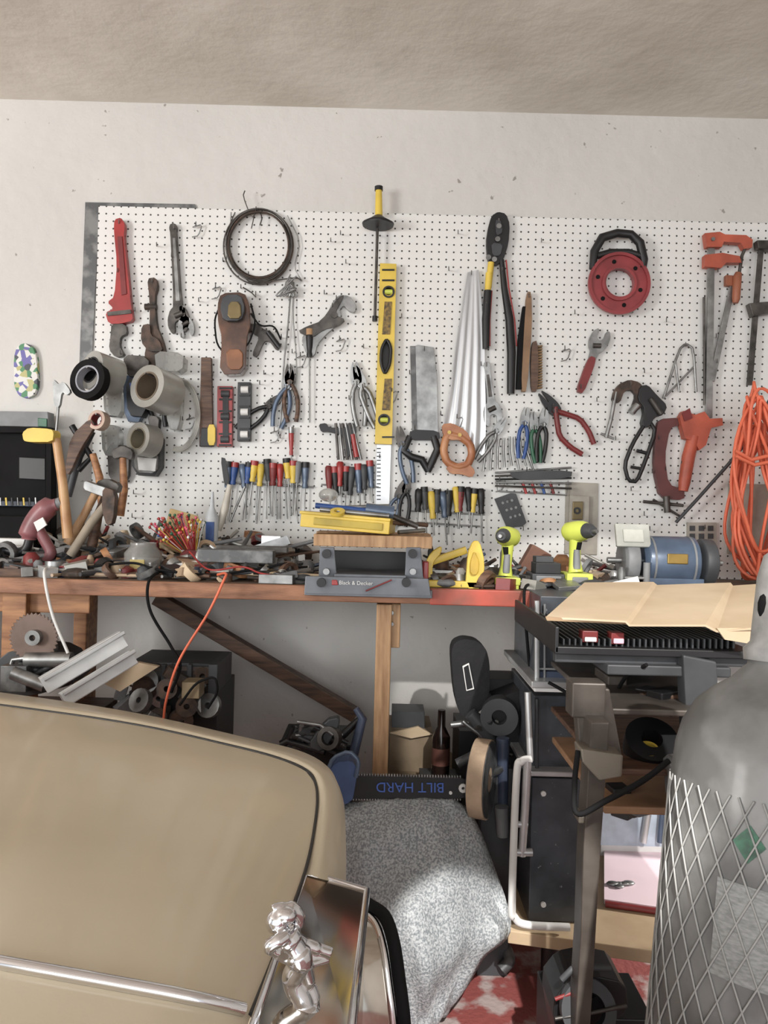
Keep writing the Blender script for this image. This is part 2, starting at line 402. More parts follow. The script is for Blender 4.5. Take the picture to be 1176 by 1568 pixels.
for a,c_ in((462,512),(580,628)): b.plate([(589,a),(600,a),(597,c_),(585,c_)],W-.033,.003,M('faded_label',(150,120,50),.5,rgb2=(70,60,40),scale=90))
for v in (412,428,668): b.plate([(585,v),(604,v),(604,v+2.5),(585,v+2.5)],W-.033,.003,black)
b.done(bev=.0015)
b=B('steel_straightedge'); b.plate([(577,680),(599,680),(596,772),(575,772)],dd_(.006),.006,alum)
for i in range(14): b.plate([(577,686+i*6),(583,686+i*6),(583,687.5+i*6),(577,687.5+i*6)],W-.0115,.001,black)
b.done()
b=level('torpedo_level',333,592,356,684,1,red,dgrey,.024); b.plate([(341,602),(350,602),(350,676),(341,676)],W-.029,.003,black); b.done(bev=.002)
level('torpedo_level',364,586,384,676,1,dgrey,white,.026).done(bev=.002)
b=B('folding_rule'); b.plate([(309,548),(324,548),(327,684),(306,684)],dd_(.02),.02,woodd); b.plate([(309,655),(325,655),(326,684),(306,684)],W-.028,.01,black); b.plate([(318,650),(330,650),(330,682),(318,682)],W-.035,.006,yellow,1); b.done(bev=.002)
b=B('soil_auger_rod')
b.tp([(580,287),(580,330)],W-.035,[5,6],yellow,12); b.tp([(580,286),(580,292)],W-.035,6.5,black,12)
c=PX(579,340,W-.055)
b.tube([c+Vector((0,0,.02)),c+Vector((0,0,.008)),c+Vector((0,0,-.006)),c+Vector((0,0,-.012))],[.014,.03,.054,.052],black,24)
b.tp([(578,350),(574,488)],W-.035,2.2,dsteel,8); b.tp([(574,484),(574,492)],W-.035,4,black,8)
hook(b,576,360);b.done()
# saws
b=B('back_saw'); b.plate([(631,532),(640,528),(664,532),(669,575),(671,662),(634,664)],dd_(.003,.008),.003,steel)
b.plate([(628,530),(636,530),(639,664),(631,664)],dd_(.008,.006),.008,galv)
b.plate([(628,658),(672,660),(674,674),(626,674)],dd_(.022,.003),.022,black,1)
b.tp([(628,668),(618,690),(630,700),(646,704),(656,722)],W-.016,[5,6,6,6,5],black,10,0); b.tp([(664,668),(670,688),(662,706),(655,722)],W-.016,[6,6,6,5],black,10); hook(b,650,536); b.done(bev=.002)
sawm=M('saw_blade_steel',(214,216,218),0.36,0.65,rgb2=(170,172,174),scale=3,stretch=(14,1,.6))
b=B('hand_saw')
Lf=crom([Vector((u,v,0)) for u,v in ((716,417),(707,470),(698,530),(690,590),(684,625),(678,655))],24)
Rt=crom([Vector((u,v,0)) for u,v in ((733,413),(738,470),(742,530),(743,590),(744,650),(742,700))],24)
G=[]
for i in range(24):
    t=i/23; row=[]
    for j in range(41):
        s_=j/40; p=Lf[i].lerp(Rt[i],s_); row.append(PX(p.x,p.y,W-.016-.0026*min(1,t*1.3)*math.cos(s_*math.pi*8)))
    G.append(row)
b.grid(G,sawm); bk=[[p+Vector((0,.0015,0)) for p in r] for r in G]; b.grid(bk,sawm)
hm=M('saw_handle',(200,140,92),.4,rgb2=(164,100,60),scale=10)
b.tp([(686,664),(704,668),(720,680),(723,696),(716,712),(700,716),(684,708),(679,690),(682,674)],W-.03,6.2,hm,10,1,True)
b.plate([(676,650),(692,648),(714,660),(722,676),(704,674),(688,674),(678,666)],W-.03,.022,hm,1); b.plate([(694,712),(714,706),(728,722),(722,732),(706,726),(690,726),(682,716)],W-.03,.022,hm,1)
for q in((688,662),(704,666)): b.stud(*q,W-.044,3,brass)
hook(b,722,420); b.done(bev=.001)
b=wp('bolt_cutters',[([(752,332),(762,326),(774,329),(780,345),(778,375),(770,400),(758,408),(746,400),(744,370),(747,350)],.022,black,1)],.001)
b.plate([(758,338),(766,336),(770,356),(760,362)],W-.03,.006,dgrey,1); b.plate([(752,372),(770,374),(766,392),(754,392)],W-.03,.006,dgrey,1)
b.tp([(768,398),(772,440),(780,490),(783,540),(782,603)],W-.022,[4,5,6.5,7,6],black,10)
b.tp([(775,398),(779,440),(788,490),(791,530)],W-.024,1.2,red,6)
b.tp([(752,402),(748,440)],W-.022,[5,5],yellow,10); b.tp([(749,418),(747,445)],W-.024,[5.6,5],yellow,10)
b.tp([(747,445),(744,490),(744,534)],W-.022,[6,6.5,5.5],black,10); b.tp([(753,445),(750,490),(750,530)],W-.022,1.2,red,6)
for (u,v) in((764,346),(762,366),(757,397),(748,394)): b.stud(u,v,W-.034,4,steel)
hook(b,764,340); b.done(bev=.002)
b=B('wire_brush'); b.plate([(806,448),(813,448),(814,500),(806,600),(797,600),(802,500)],dd_(.02),.02,M('brush_wood',(140,108,78),.6),1); b.plate([(800,470),(805,470),(800,596),(790,596),(793,520)],dd_(.018),.018,blackr); hook(b,810,455); b.done(bev=.001)
b=B('wire_brush'); b.plate([(814,525),(822,522),(824,560),(822,600),(813,600),(812,560)],dd_(.02),.02,woodd,1); 
for i in range(16): b.plate([(821,530+i*4.2),(830,529+i*4.2),(830,531.5+i*4.2),(821,533+i*4.2)],dd_(.016),.016,brist)
b.done()
# fish tape
b=B('fish_tape_reel'); rr_=M('reel_red',(150,54,58),.4)
b.plate(circ(948,434,46),W-.022,.03,rr_,0,holes=[circ(948,434,22,30)])
b.ring(PX(948,434,W-.04),(0,1,0),46.5*D/F,42*D/F,.012,rr_,n=48)
b.ring(PX(948,434,W-.04),(0,1,0),26*D/F,22*D/F,.012,rr_,n=40)
for i in range(6):
    a=i*math.pi/3+.3; b.stud(948+34*math.cos(a),434+34*math.sin(a),W-.038,3.2,blackr,.003)
b.tp([(907,412),(910,385),(922,364),(945,357),(966,359),(980,372),(986,398),(985,410)],W-.035,[5,6.5,7,6.5,6.5,7,6.5,5],black,12)
b.tp([(914,392),(935,386),(962,386),(982,392)],W-.035,5,black,12)
hook(b,948,360); b.done(bev=.003)
# clamps
b=wp('c_clamp',[([(948,588),(962,582),(978,586),(986,598),(980,628),(966,626),(973,606),(966,597),(954,600),(948,618),(936,614),(940,598)],.022,rust,1)])
b.tp([(943,600),(936,640),(928,670)],W-.02,3.2,steel,8); b.tp([(920,664),(940,672)],W-.02,2,steel,6); b.tp([(976,620),(966,632)],W-.02,6,steel); hook(b,966,590); b.done(bev=.002)
b=wp('spring_clamp',[([(978,592),(990,590),(1004,606),(1020,622),(1014,636),(1000,640),(992,656),(980,652),(986,628),(974,612)],.03,black,1)])
b.tp([(988,648),(968,680),(956,712),(962,736),(975,738),(988,706),(1004,660),(996,648)],W-.025,3.2,black,8,1)
b.tp([(975,690),(990,694)],W-.025,2.8,black); b.tp([(966,715),(984,718)],W-.025,2.4,black); b.tp([(996,610),(1012,634)],W-.04,4,dsteel); b.done(bev=.002)
b=B('wire_easel_hanger'); b.tp([(1016,610),(1040,535),(1050,526),(1062,534),(1066,600)],W-.014,2,steel,6,1); b.tp([(1020,606),(1064,560)],W-.012,1.6,steel,6); b.tp([(1034,552),(1040,600)],W-.014,1.6,steel,6); hook(b,1050,530); b.done()
b=B('bar_clamp'); b.plate([(1084,364),(1094,364),(1090,640),(1080,640)],dd_(.010,.02),.010,steel)
b.plate([(1077,359),(1100,357),(1108,361),(1140,362),(1150,369),(1149,381),(1137,383),(1132,374),(1106,372),(1103,380),(1080,380)],W-.03,.026,orange)
b.plate([(1077,392),(1104,389),(1130,394),(1133,404),(1110,404),(1102,412),(1077,410)],W-.03,.026,orange)
b.tp([(1141,380),(1136,392),(1130,430)],W-.035,2.5,dsteel); b.tp([(1131,418),(1129,424),(1127,458),(1126,464)],W-.035,[5,6.5,6,4],M('brown_orange',(156,90,60),.5),12); b.stud(1092,366,W-.047,3,steel); hook(b,1090,368); b.done(bev=.002)
b=B('bar_clamp'); b.plate([(1120,425),(1128,428),(1094,585),(1085,582)],dd_(.008,.015),.008,steel); b.plate([(1110,422),(1132,424),(1132,440),(1110,438)],dd_(.02,.008),.02,M('brown_orange')); b.tp([(1078,455),(1079,620)],W-.02,2,dsteel); b.done(bev=.002)
b=B('bar_clamp'); b.plate([(1162,372),(1170,372),(1152,590),(1143,590)],dd_(.008,.02),.008,dsteel)
b.plate([(1156,370),(1190,370),(1190,386),(1158,382)],W-.03,.03,dsteel); b.plate([(1144,466),(1190,462),(1190,478),(1150,486)],W-.03,.03,dsteel); b.done(bev=.002)
b=B('pistol_grip_bar_clamp')
b.plate([(1038,640),(1044,630),(1062,636),(1076,631),(1084,642),(1103,641),(1104,652),(1086,656),(1078,682),(1068,690),(1060,676),(1046,672)],W-.03,.034,orange)
b.plate([(1008,642),(1038,640),(1040,651),(1024,656),(1016,700),(1022,742),(1046,750),(1046,766),(1010,764),(1000,720),(1002,664)],dd_(.024),.024,M('maroon_paint',(94,46,44),.5),1)
b.tp([(1062,668),(1054,700),(1048,738),(1046,752)],W-.03,[9,10,9,7],orange,14); b.tp([(985,768),(1046,774)],W-.025,2.5,dsteel); b.tp([(1000,765),(1040,790)],W-.02,2,dsteel); b.tp([(1020,760),(1022,785)],W-.03,5,dsteel)
b.plate([(1044,632),(1056,625),(1060,640),(1048,645)],W-.05,.006,dred); hook(b,1050,648); b.done(bev=.003)
b=B('hex_key_rack'); 
for i in range(5): b.tp([(758,724+i*5),(875,716+i*8)],W-.014-.003*i,1.6,[steel,dsteel,black][i%3],6)
b.plate([(782,722),(876,720),(874,732),(800,736),(782,730)],W-.02,.012,dgrey,1)
for i in range(4): b.tp([(800+i*14,738),(806+i*14,756)],W-.02,2.2,[red,red,blue,dred][i],6)
b.tp([(760,735),(762,752),(868,758),(870,736)],W-.014,1.2,steel,6); b.done()
b=B('small_pry_bars')
for i in range(8): b.tp([(748+i*8,668+R()*6),(744+i*9,690),(740+i*11,712+R()*10)],W-.014,1.7,steel,6)
b.done()
b=B('perforated_angle_bracket'); b.plate([(757,764),(782,755),(790,756),(806,800),(800,806),(776,808)],W-.008,.006,dgrey,0,holes=[circ(770+i*7+j*6,770+j*11+i*-2,2.4,8) for i in range(3) for j in range(3)]); b.done()
b=B('electrical_outlet'); g=M('outlet_plate',(166,160,148),.5)
b.plate([(866,738),(916,740),(914,850),(864,848)],W-.003,.006,g); b.plate([(872,758),(902,760),(900,828),(870,826)],W-.012,.016,g)
b.plate([(877,768),(893,768),(892,796),(876,796)],W-.022,.008,M('bronze',(112,98,66),.4,.6)); b.ring(PX(884,782,W-.028),(0,1,0),.012,.006,.005,black); b.done(bev=.002)
b=B('junction_box'); b.plate([(1116,740),(1176,742),(1174,850),(1114,848)],W-.007,.014,g)
b.plate([(1052,800),(1096,800),(1096,840),(1052,840)],W-.006,.012,g)
for i in range(3):
    for j in range(3): b.plate([(1056+i*14,805+j*12),(1064+i*14,805+j*12),(1064+i*14,813+j*12),(1056+i*14,813+j*12)],W-.013,.004,dgrey)
b.done()
def roll(name,u,v,d,r,w,m1,m2,ax=(-.45,-1,.1),m3=None):
    b=B(name); c=PX(u,v,d); a=Vector(ax).normalized(); k=d/F
    b.ring(c,ax,r*k,r*.66*k,w,m1,m2); b.ring(c-a*0,ax,r*.68*k,r*.6*k,w*1.03,m3 or tan,m3 or tan)
    b.tube([Vector((c.x+.02,W,c.z+.03)),c+Vector((0,0,r*.55*k)),c+a*w*.6+Vector((0,0,r*.55*k))],.0025,steel,6)
    return b.done()
sil=M('duct_silver',(176,176,170),.28,.3,rgb2=(146,144,136),scale=8)
roll('duct_tape_roll',158,573,2.47,30,.09,sil,tan,(-.75,-1,.2),M('roll_core',(30,30,32),.6))
roll('black_tape_roll',138,582,2.41,31,.03,blackr,blackr,(-.3,-1,.1),M('white_core',(150,152,160),.5))
roll('duct_tape_roll',242,598,2.44,33,.1,sil,M('inner_dark',(70,60,50),.6),(-.5,-1,.15),M('roll_face',(112,98,80),.5))
roll('masking_tape_roll',152,644,2.45,15,.03,M('paper_tape',(196,168,150),.5),tan,(-.3,-1,.1),dred)
roll('duct_tape_roll',222,674,2.48,25,.06,sil,M('inner_dark'),(-.6,-1,.1),M('roll_face2',(120,112,92),.5))
b=B('plastic_blister_pack')
for (u0,v0,u1,v1,m,t) in ((192,545,232,580,dsteel,.05),(190,575,222,648,dblue,.03),(196,580,228,640,black,.05),(203,655,250,730,black,.05),(208,690,246,726,glass,.06),(240,540,285,572,glass,.06),(256,580,280,660,glass,.05),(158,650,186,700,glass,.05),(228,636,246,660,dsteel,.03),(160,590,190,640,glass,.04),(165,680,200,740,dsteel,.02)):
    b.plate([(u0,v0),(u1,v0+3),(u1-2,v1),(u0+3,v1-2)],dd_(t),t,m,1)
b.plate([(210,700),(240,702),(238,722),(212,720)],W-.07,.004,white); b.plate([(198,586),(220,588),(218,600),(200,598)],W-.06,.004,blue)
b.done(bev=.003)
b=B('coiled_cable')
for k in range(4): b.tube([PX(272+(28+k*2)*math.cos(t),635+(50+k*2)*math.sin(t),W-.02-.004*k) for t in [-1.6+3.4*i/30 for i in range(31)]],.003,M('clear_tube',(170,168,160),.3),6)
b.done()
sk=bpy.data.materials.new('sticker_print'); sk.use_nodes=True; nt=sk.node_tree; bs=nt.nodes['Principled BSDF']
tc=nt.nodes.new('ShaderNodeTexCoord'); vo=nt.nodes.new('ShaderNodeTexVoronoi'); vo.inputs['Scale'].default_value=60; nt.links.new(tc.outputs['Object'],vo.inputs['Vector'])
rp=nt.nodes.new('ShaderNodeValToRGB'); rp.color_ramp.interpolation='CONSTANT'
for i,(p,cc) in enumerate(((0,(215,215,210)),(.38,(70,130,90)),(.48,(215,215,210)),(.6,(100,96,160)),(.72,(180,176,120)),(.8,(60,66,74)))):
    e=rp.color_ramp.elements[i] if i<2 else rp.color_ramp.elements.new(p); e.position=p; e.color=(*[lin(x) for x in cc],1)
nt.links.new(vo.outputs['Color'],rp.inputs['Fac']); nt.links.new(rp.outputs['Color'],bs.inputs['Base Color'])
b=B('fingerboard_deck'); b.plate([(28,530),(40,526),(52,531),(58,548),(60,590),(54,606),(42,611),(30,606),(23,590),(23,548)],D-.009,.02,sk,1); b.done(bev=.002)
# ---------------------------------------------------------------- orange cord
b=B('extension_cord_coil')
for k in range(18):
    cx=1154+R()*18; w=20+R()*25; v0=585+R()*90; v1=845+R()*45; dz=2.34+R()*.2; ph=R()*6; sk_=(R()-.5)*50
    pts=[]
    for i in range(40):
        t=2*math.pi*i/40
        pts.append(PX(cx+w*math.sin(t)*(1-.3*math.cos(t))+sk_*math.cos(t)*.4+7*math.sin(3*t+ph),(v0+v1)/2-(v1-v0)/2*math.cos(t)+2*math.sin(5*t+ph),dz+.02*math.sin(2*t+ph)))
    b.tube(pts,.0052,ocord,8,closed=True)
b.tp([(1126,690),(1150,704),(1185,696)],2.32,3,ocord,8); b.tp([(1126,698),(1155,712),(1185,706)],2.32,3,ocord,8); b.tube([PX(1160,605,2.45),PX(1160,600,W)],.006,steel,8)
b.done()
b=B('black_rubber_hose'); b.tube(crom([PX(1180,610,2.5),PX(1140,680,2.52),PX(1085,745,2.55),PX(1035,800,2.56)],24),.006,dgrey,8); b.done()
# ---------------------------------------------------------------- bench objects
def bx(u,d,h=0):
    x=PX(u,784+.2*F/d,d).x; return Vector((x,d,BZ+h))
b=B('portable_workbench_vise'); wg=M('stand_grey',(110,114,120),.45,.3)
b.bp(480,820,662,838,2.03,.13,woodl); b.bp(484,816,660,831,2.19,.14,woodl)
for u0,u1 in((490,512),(622,644)):
    b.plate([(u0,838),(u1,838),(u1+4,882),(u1+10,900),(u0-10,900),(u0-2,882)],2.03,.01,wg); b.plate([(u0,838),(u1,838),(u1,880),(u0,880)],2.3,.01,wg)
    b.stud(u0+10,848,2.015,7,black,.02,14); b.stud(u0+10,875,2.015,5,steel,.02)
b.bp(500,844,634,878,2.25,.01,black)
b.plate([(468,882),(656,886),(660,912),(466,908)],1.985,.012,wg); b.bp(466,902,662,914,1.985,.05,wg)
b.bp(512,880,622,888,2.0,.2,wg)
for u in (492,622): b.stud(u,892,1.972,7,black,.016,14)
b.plate([(508,888),(516,888),(518,896),(508,896)],1.976,.003,red)
b.tp([(560,905),(600,888)],1.97,1.2,dred)
o=b.done(bev=.002); text(o,'Black & Decker',PX(545,893,1.976),.014,white)
b=B('yellow_organizer_box'); c=PX(533,800,2.06); b.box((c.x,2.13,c.z-.004),(.245,.15,.036),yellow,rz=-.12,ry=.06); b.box((c.x,2.13,c.z+.017),(.25,.155,.008),M('yellow_lid',(222,190,60),.4),rz=-.12,ry=.06)
b.box((c.x-.0,2.052,c.z-.004),(.19,.004,.02),M('dull_yellow',(190,165,40),.5),rz=-.12,ry=.06); b.done(bev=.003)
b=B('caulk_tools'); cc=PX(530,785,2.1)
b.tube([PX(483,774,2.1),PX(560,782,2.1)],.008,blue,10); b.tube([PX(560,780,2.1),PX(603,786,2.1)],[.018,.02],dblue,14)
b.tube([PX(490,780,2.08),PX(596,790,2.06)],.006,steel,8); b.tube([PX(500,778,2.14),PX(596,775,2.14)],.006,steel,8); b.ring(PX(517,784,2.06),(0,-.5,1),.02,.01,.008,yellow)
b.sph(PX(503,758,2.3),.03,glass,(1,1,.7)); b.tube([PX(600,790,2.1),PX(640,806,2.1)],.008,dsteel,8); b.tube([PX(596,800,2.12),PX(655,804,2.15)],.006,woodd,8); b.tube([PX(610,815,2.1),PX(650,812,2.15)],.006,steel,8); b.done()
b=B('yellow_miter_box')
b.plate([(716,846),(724,828),(734,828),(742,860),(738,902),(712,902)],2.06,.02,yellow,1); b.plate([(720,860),(726,842),(734,860),(732,880),(720,880)],2.045,.012,M('deep_yellow',(196,160,20),.4),1)
b.bp(656,890,740,900,2.05,.14,yellow); b.plate([(648,868),(660,845),(676,835),(676,846),(662,862),(662,900),(650,900)],2.1,.02,yellow,1)
b.tube([PX(655,862,2.12),PX(714,842,2.12)],.014,yellow,4); b.bp(648,860,656,902,2.06,.05,red); b.plate([(660,880),(712,880),(712,892),(660,892)],2.2,.01,yellow); b.done(bev=.003)
def drill(name,u,v,d,m,face=-1,s=1.0,bat=black):
    b=B(name); k=d/F*s; c=PX(u,v,d)
    def L(x,y,z): return c+Vector((x*k,y*k,-z*k))
    f=face
    b.tube([L(-f*16,16,4),L(-f*12,12,3),L(0,0,2),L(f*6,-14,0),L(f*9,-22,0)],[10*k,15*k,17*k,15*k,12*k],m,16)
    b.tube([L(f*9,-22,0),L(f*12,-30,0),L(f*15,-38,0)],[12*k,11*k,7*k],dgrey,16)
    b.tube([L(f*15,-38,0),L(f*18,-46,0)],[4*k,3*k],steel,8)
    b.tube([L(-2*f,0,12),L(-f*2,4,30),L(-f*1,6,50),L(0,4,66)],[10*k,9*k,9*k,12*k],m,12)
    b.tube([L(f*2,-5,18),L(f*1,-4,30)],[5*k,4*k],blackr,8)
    b.tube([L(-f*1,-3,30),L(0,-3,60)],[5*k,6*k],grey,8)
    b.box(L(0,0,72),(40*k,50*k,12*k),m); b.box(L(0,0,83),(36*k,46*k,12*k),bat); b.box(L(0,-25,76),(24*k,4*k,10*k),grey)
    return b.done(bev=.003)
drill('cordless_drill',776,820,2.1,lime,-1,.95,lime)
drill('cordless_drill',884,812,2.12,lime,1,.98,lime)
b=B('corded_drill'); mp_=M('maroon_plastic',(140,84,88),.4); d=2.2
b.tube(crom([PX(88,772,d),PX(72,778,d),PX(56,796,d),PX(46,816,d),PX(44,826,d)],12),[.018]*2+[.03]*8+[.02]*2,mp_,16)
b.tube([PX(86,772,d),PX(94,768,d)],[.016,.014],grey,14)
b.tube(crom([PX(60,812,d),PX(70,830,d),PX(78,846,d),PX(70,858,d)],10),.016,mp_,12); b.tube(crom([PX(46,822,d),PX(40,840,d),PX(26,846,d),PX(10,842,d)],10),.013,black,10); b.plate([(52,800),(66,792),(72,804),(58,814)],d-.03,.006,white); b.done()
b=B('battery_charger'); c=bx(834,2.15); b.box(c+Vector((0,0,.02)),(.09,.1,.04),dgrey); b.box(c+Vector((0,-.01,.055)),(.07,.07,.03),black); b.box(c+Vector((0,-.052,.025)),(.07,.004,.02),grey); b.box(c+Vector((.0,.03,.075)),(.05,.05,.02),dgrey); b.done(bev=.004)
b=B('brick_block'); b.box(bx(818,2.4,.06),(.07,.05,.08),M('brick',(130,92,76),.8),ry=.5); b.done(bev=.004)
b=B('bench_grinder'); c=bx(1022,2.25,.075)
b.tube([c+Vector((-.085,0,0)),c+Vector((-.075,0,0)),c+Vector((.07,0,0)),c+Vector((.08,0,0))],[.055,.075,.075,.05],dblue,32)
for t in (-.06,.055): b.ring(c+Vector((t,0,0)),(1,0,0),.0765,.07,.006,grey,n=32)
b.tube([c+Vector((.08,0,0)),c+Vector((.092,0,0)),c+Vector((.125,0,0)),c+Vector((.13,0,0))],[.03,.07,.07,.05],dgrey,28)
b.tube([c+Vector((-.14,0,0)),c+Vector((-.135,0,0)),c+Vector((-.1,0,0)),c+Vector((-.095,0,0))],[.05,.066,.066,.03],grey,28)
b.tube([c+Vector((-.18,0,0)),c+Vector((.16,0,0))],.009,steel,10)
b.box(c+Vector((0,0,-.06)),(.17,.12,.03),dblue); b.box(c+Vector((-.12,-.04,.075)),(.1,.012,.07),M('guard_plate',(176,178,170),.3),rx=-.35); b.box(c+Vector((-.12,-.048,.075)),(.06,.006,.04),M('scratched_shield',(196,198,188),.4),rx=-.35); b.box(c+Vector((-.12,-.02,.03)),(.02,.06,.03),steel); b.box(c+Vector((-.12,-.06,-.045)),(.07,.05,.008),steel)
b.box(c+Vector((.0,-.0745,.012)),(.06,.006,.03),brass)
b.tube([c+Vector((-.09,-.08,.0)),c+Vector((-.09,-.08,-.07))],.01,grey,8); b.done(bev=.003)
b=B('open_tool_case')
b.plate([(-60,630),(78,632),(80,655),(-60,652)],2.56,.05,grey); b.plate([(-60,654),(82,656),(84,842),(-60,838)],2.52,.03,blackr,0)
b.plate([(30,700),(70,702),(70,735),(30,733)],2.5,.01,black)
b.plate([(-60,654),(-60,662),(74,664),(74,838),(82,838),(82,656)],2.495,.04,blackr)
b.plate([(-60,766),(62,768),(62,776),(-60,774)],2.48,.03,M('deep_slate',(44,56,74),.5))
for i in range(7): b.tp([(i*9,762),(i*9+1,774)],2.45,1.6,[steel,yellow,dgrey][i%3],6)
b.plate([(58,640),(72,641),(72,654),(58,653)],2.53,.004,green); b.bp(-60,790,50,850,2.35,.15,blackr)
b.bp(-60,824,40,838,2.3,.05,white); b.done(bev=.003)
hv=M('handle_varnish',(206,164,112),.4,rgb2=(168,118,72),scale=10)
b=B('mallet'); b.tp([(86,672),(96,740),(104,824)],2.2,[6.5,7,8],hv,12)
b.plate([(40,664),(50,656),(84,658),(88,664),(86,678),(50,678),(42,676)],2.2,.05,yellow,1); b.done(bev=.003)
b=B('claw_hammer'); b.tp([(150,748),(128,790),(104,832)],2.25,[6,6,8],woodl,12); b.plate([(132,735),(150,742),(168,748),(163,762),(146,756),(130,750)],2.25,.035,steel,1); b.done(bev=.002)
b=B('claw_hammer'); b.tp([(188,700),(190,750),(184,790)],2.45,[5,6,6],woodo,12); b.plate([(172,690),(190,682),(206,690),(204,706),(190,700),(176,704)],2.45,.03,dsteel,1); b.done(bev=.002)
b=B('claw_hammer'); b.tp([(142,695),(152,730),(158,790)],2.4,[5,6,6],woodo,12); b.plate([(110,668),(140,640),(148,652),(124,690),(108,728),(100,722)],2.45,.02,woodd,1); b.done(bev=.002)
b=B('claw_hammer'); b.tp([(168,745),(150,790),(140,840)],2.3,[6,7,8],woodd,12); b.plate([(150,738),(166,732),(186,742),(182,756),(166,750),(152,752)],2.3,.035,dsteel,1); b.done(bev=.002)
b=B('hand_axe'); b.tp([(108,850),(140,800),(172,760)],2.2,[7,7,6],M('grey_wood',(150,138,120),.7),10); b.plate([(160,745),(180,752),(176,800),(166,806),(158,780)],2.2,.03,rust,1); b.done(bev=.002)
b=B('glue_gun'); b.tp([(92,590),(88,640),(84,680)],2.4,[3,2,2],steel,8); b.plate([(82,580),(92,590),(98,584),(110,600),(104,606),(96,600),(92,625),(84,622)],2.4,.015,steel,1); b.tp([(110,652),(140,700),(120,720)],2.5,5,black,8); b.tp([(140,660),(120,700),(104,760)],2.5,[7,7,6],dgrey,8); b.done()
b=B('cable_tie_cup'); c=bx(298,2.3)
b.tube([c,c+Vector((0,0,.07))],[.03,.042],white,20)
cs=[red,orange,green,yellow,blue,white,M('pinkp',(220,90,120),.4),red]
for i in range(130):
    m=cs[int(R()*8)]; a=-.9+R()*1.5; l=.05+R()*.08; e=c+Vector((-.04+math.sin(a)*l*1.0,(R()-.6)*.1,.05+math.cos(a)*l)); b.tube([c+Vector((math.sin(a)*.02-.01,0,.05)),e],.0014,m,5); b.sph(e,.005,m,n=6)
b.tube([bx(300,2.22)+Vector((0,0,0)),bx(300,2.22)+Vector((0,0,.045))],[.04,.046],white,20); b.tube([bx(285,2.2),bx(285,2.2)+Vector((-.01,0,.03))],.03,black,16)
b.done()
b=B('paper_bag'); c=bx(272,2.42,.12); b.box(c,(.09,.05,.13),M('manila',(222,190,130),.7),rz=.3,ry=.25); b.done(bev=.004)
b=B('glue_bottle'); c=bx(322,2.4); b.tube([c,c+Vector((0,0,.17)),c+Vector((0,0,.2)),c+Vector((0,0,.25))],[.02,.022,.008,.004],M('translucent_white',(206,212,216),.3),14); b.box(c+Vector((0,-.021,.12)),(.026,.004,.07),blue); b.done()
b=B('leaning_paint_scraper'); b.tp([(352,742),(344,780),(334,812)],2.42,[4,6,5],M('offwhite_handle',(196,190,176),.5),10); b.plate([(338,700),(346,702),(352,742),(344,744)],2.45,.01,black,1); b.tp([(375,745),(352,800)],2.45,2,steel,6); b.done()
b=B('glass_jar'); c=bx(218,2.16); b.tube([c+Vector((0,0,0)),c+Vector((0,0,.01)),c+Vector((0,0,.065)),c+Vector((0,0,.085)),c+Vector((0,0,.095))],[.04,.05,.052,.036,.036],glass,24); b.box(c+Vector((0,-.05,.035)),(.04,.004,.03),M('yellow_label',(200,180,100),.5)); b.done()
b=B('masonry_trowel'); b.plate([(335,852),(440,820),(445,832),(415,845),(340,862)],2.25,.01,steel); b.done()
b=B('machinist_vise_bar'); b.bp(302,842,418,862,2.1,.05,galv); b.bp(330,836,440,846,2.2,.03,dsteel); b.bp(400,820,430,840,2.25,.04,alum); b.done(bev=.002)
b=B('assorted_bench_clutter')
mm=[dsteel,steel,dgrey,black,rust,galv,white,glass,woodd,tan,dblue,dred,grey,card,alum,steel,galv,rust,woodd,woodo,sil,grey]
for i in range(760):
    u=-20+R()*490 if i<600 else 640+R()*320
    d=2.05+R()*.5; m=mm[int(R()*len(mm))]; c=bx(u,d); t=R()
    bk_=(d-2.05)/.5
    hmax=.01+(.12 if u<470 else .03)*bk_
    if t<.42:
        a=R()*3.14; l=.03+R()*.08; z=.006+R()*hmax; v=Vector((math.cos(a)*l,math.sin(a)*l*.5,(R()-.4)*.09*bk_)); p=c+Vector((0,0,z))
        v.y=max(-.04,min(.04,v.y)); b.tube([p-v,p,p+v],[.003+R()*.004,.004+R()*.005,.003+R()*.004],m,7)
    elif t<.66:
        b.box(c+Vector((0,0,.008+R()*hmax*.8)),(.02+R()*.08,.02+R()*.05,.008+R()*.03),m,rz=R()*3,ry=(R()-.5)*.6,rx=(R()-.5)*.5)
    elif t<.8:
        r=.01+R()*.024; b.ring(c+Vector((0,0,r*.5+R()*hmax)),(R()-.5,R()-.5,R()),r,r*.6,.008+R()*.014,m,n=16)
    elif t<.9:
        r=.01+R()*.018; h=.02+R()*.09*(.3+bk_); b.tube([c,c+Vector((0,0,h*.8)),c+Vector((0,0,h))],[r,r,r*.5],m,12)
    else:
        b.sph(c+Vector((0,0,.01+R()*hmax*.6)),.012+R()*.024,m,(1.5,1,.6),10)
b.done(bev=.001)
b=B('crumpled_plastic_bags')
for (u,d,r,m) in ((210,2.4,.05,glass),(190,2.44,.05,M('grey_rag',(150,146,138),.8)),(425,2.12,.035,M('tan_rag',(150,130,92),.8)),(408,2.1,.03,M('tan_rag')),(440,2.3,.04,glass),(350,2.45,.05,glass),(240,2.45,.06,M('grey_rag')),(60,2.42,.04,M('grey_rag'))):
    for k in range(7): b.sph(bx(u,d,r*.4)+Vector(((R()-.5)*r*1.9,(R()-.5)*r*.8,(R()-.4)*r*.6)),r*.6,m,(1.2,.8,.6),10)
b.done()
b=B('glue_sheet_paper'); b.box(bx(165,2.12,.004),(.2,.1,.002),white,rz=.1); b.box(bx(30,2.1,.01),(.15,.08,.02),woodd,rz=.2); b.done()
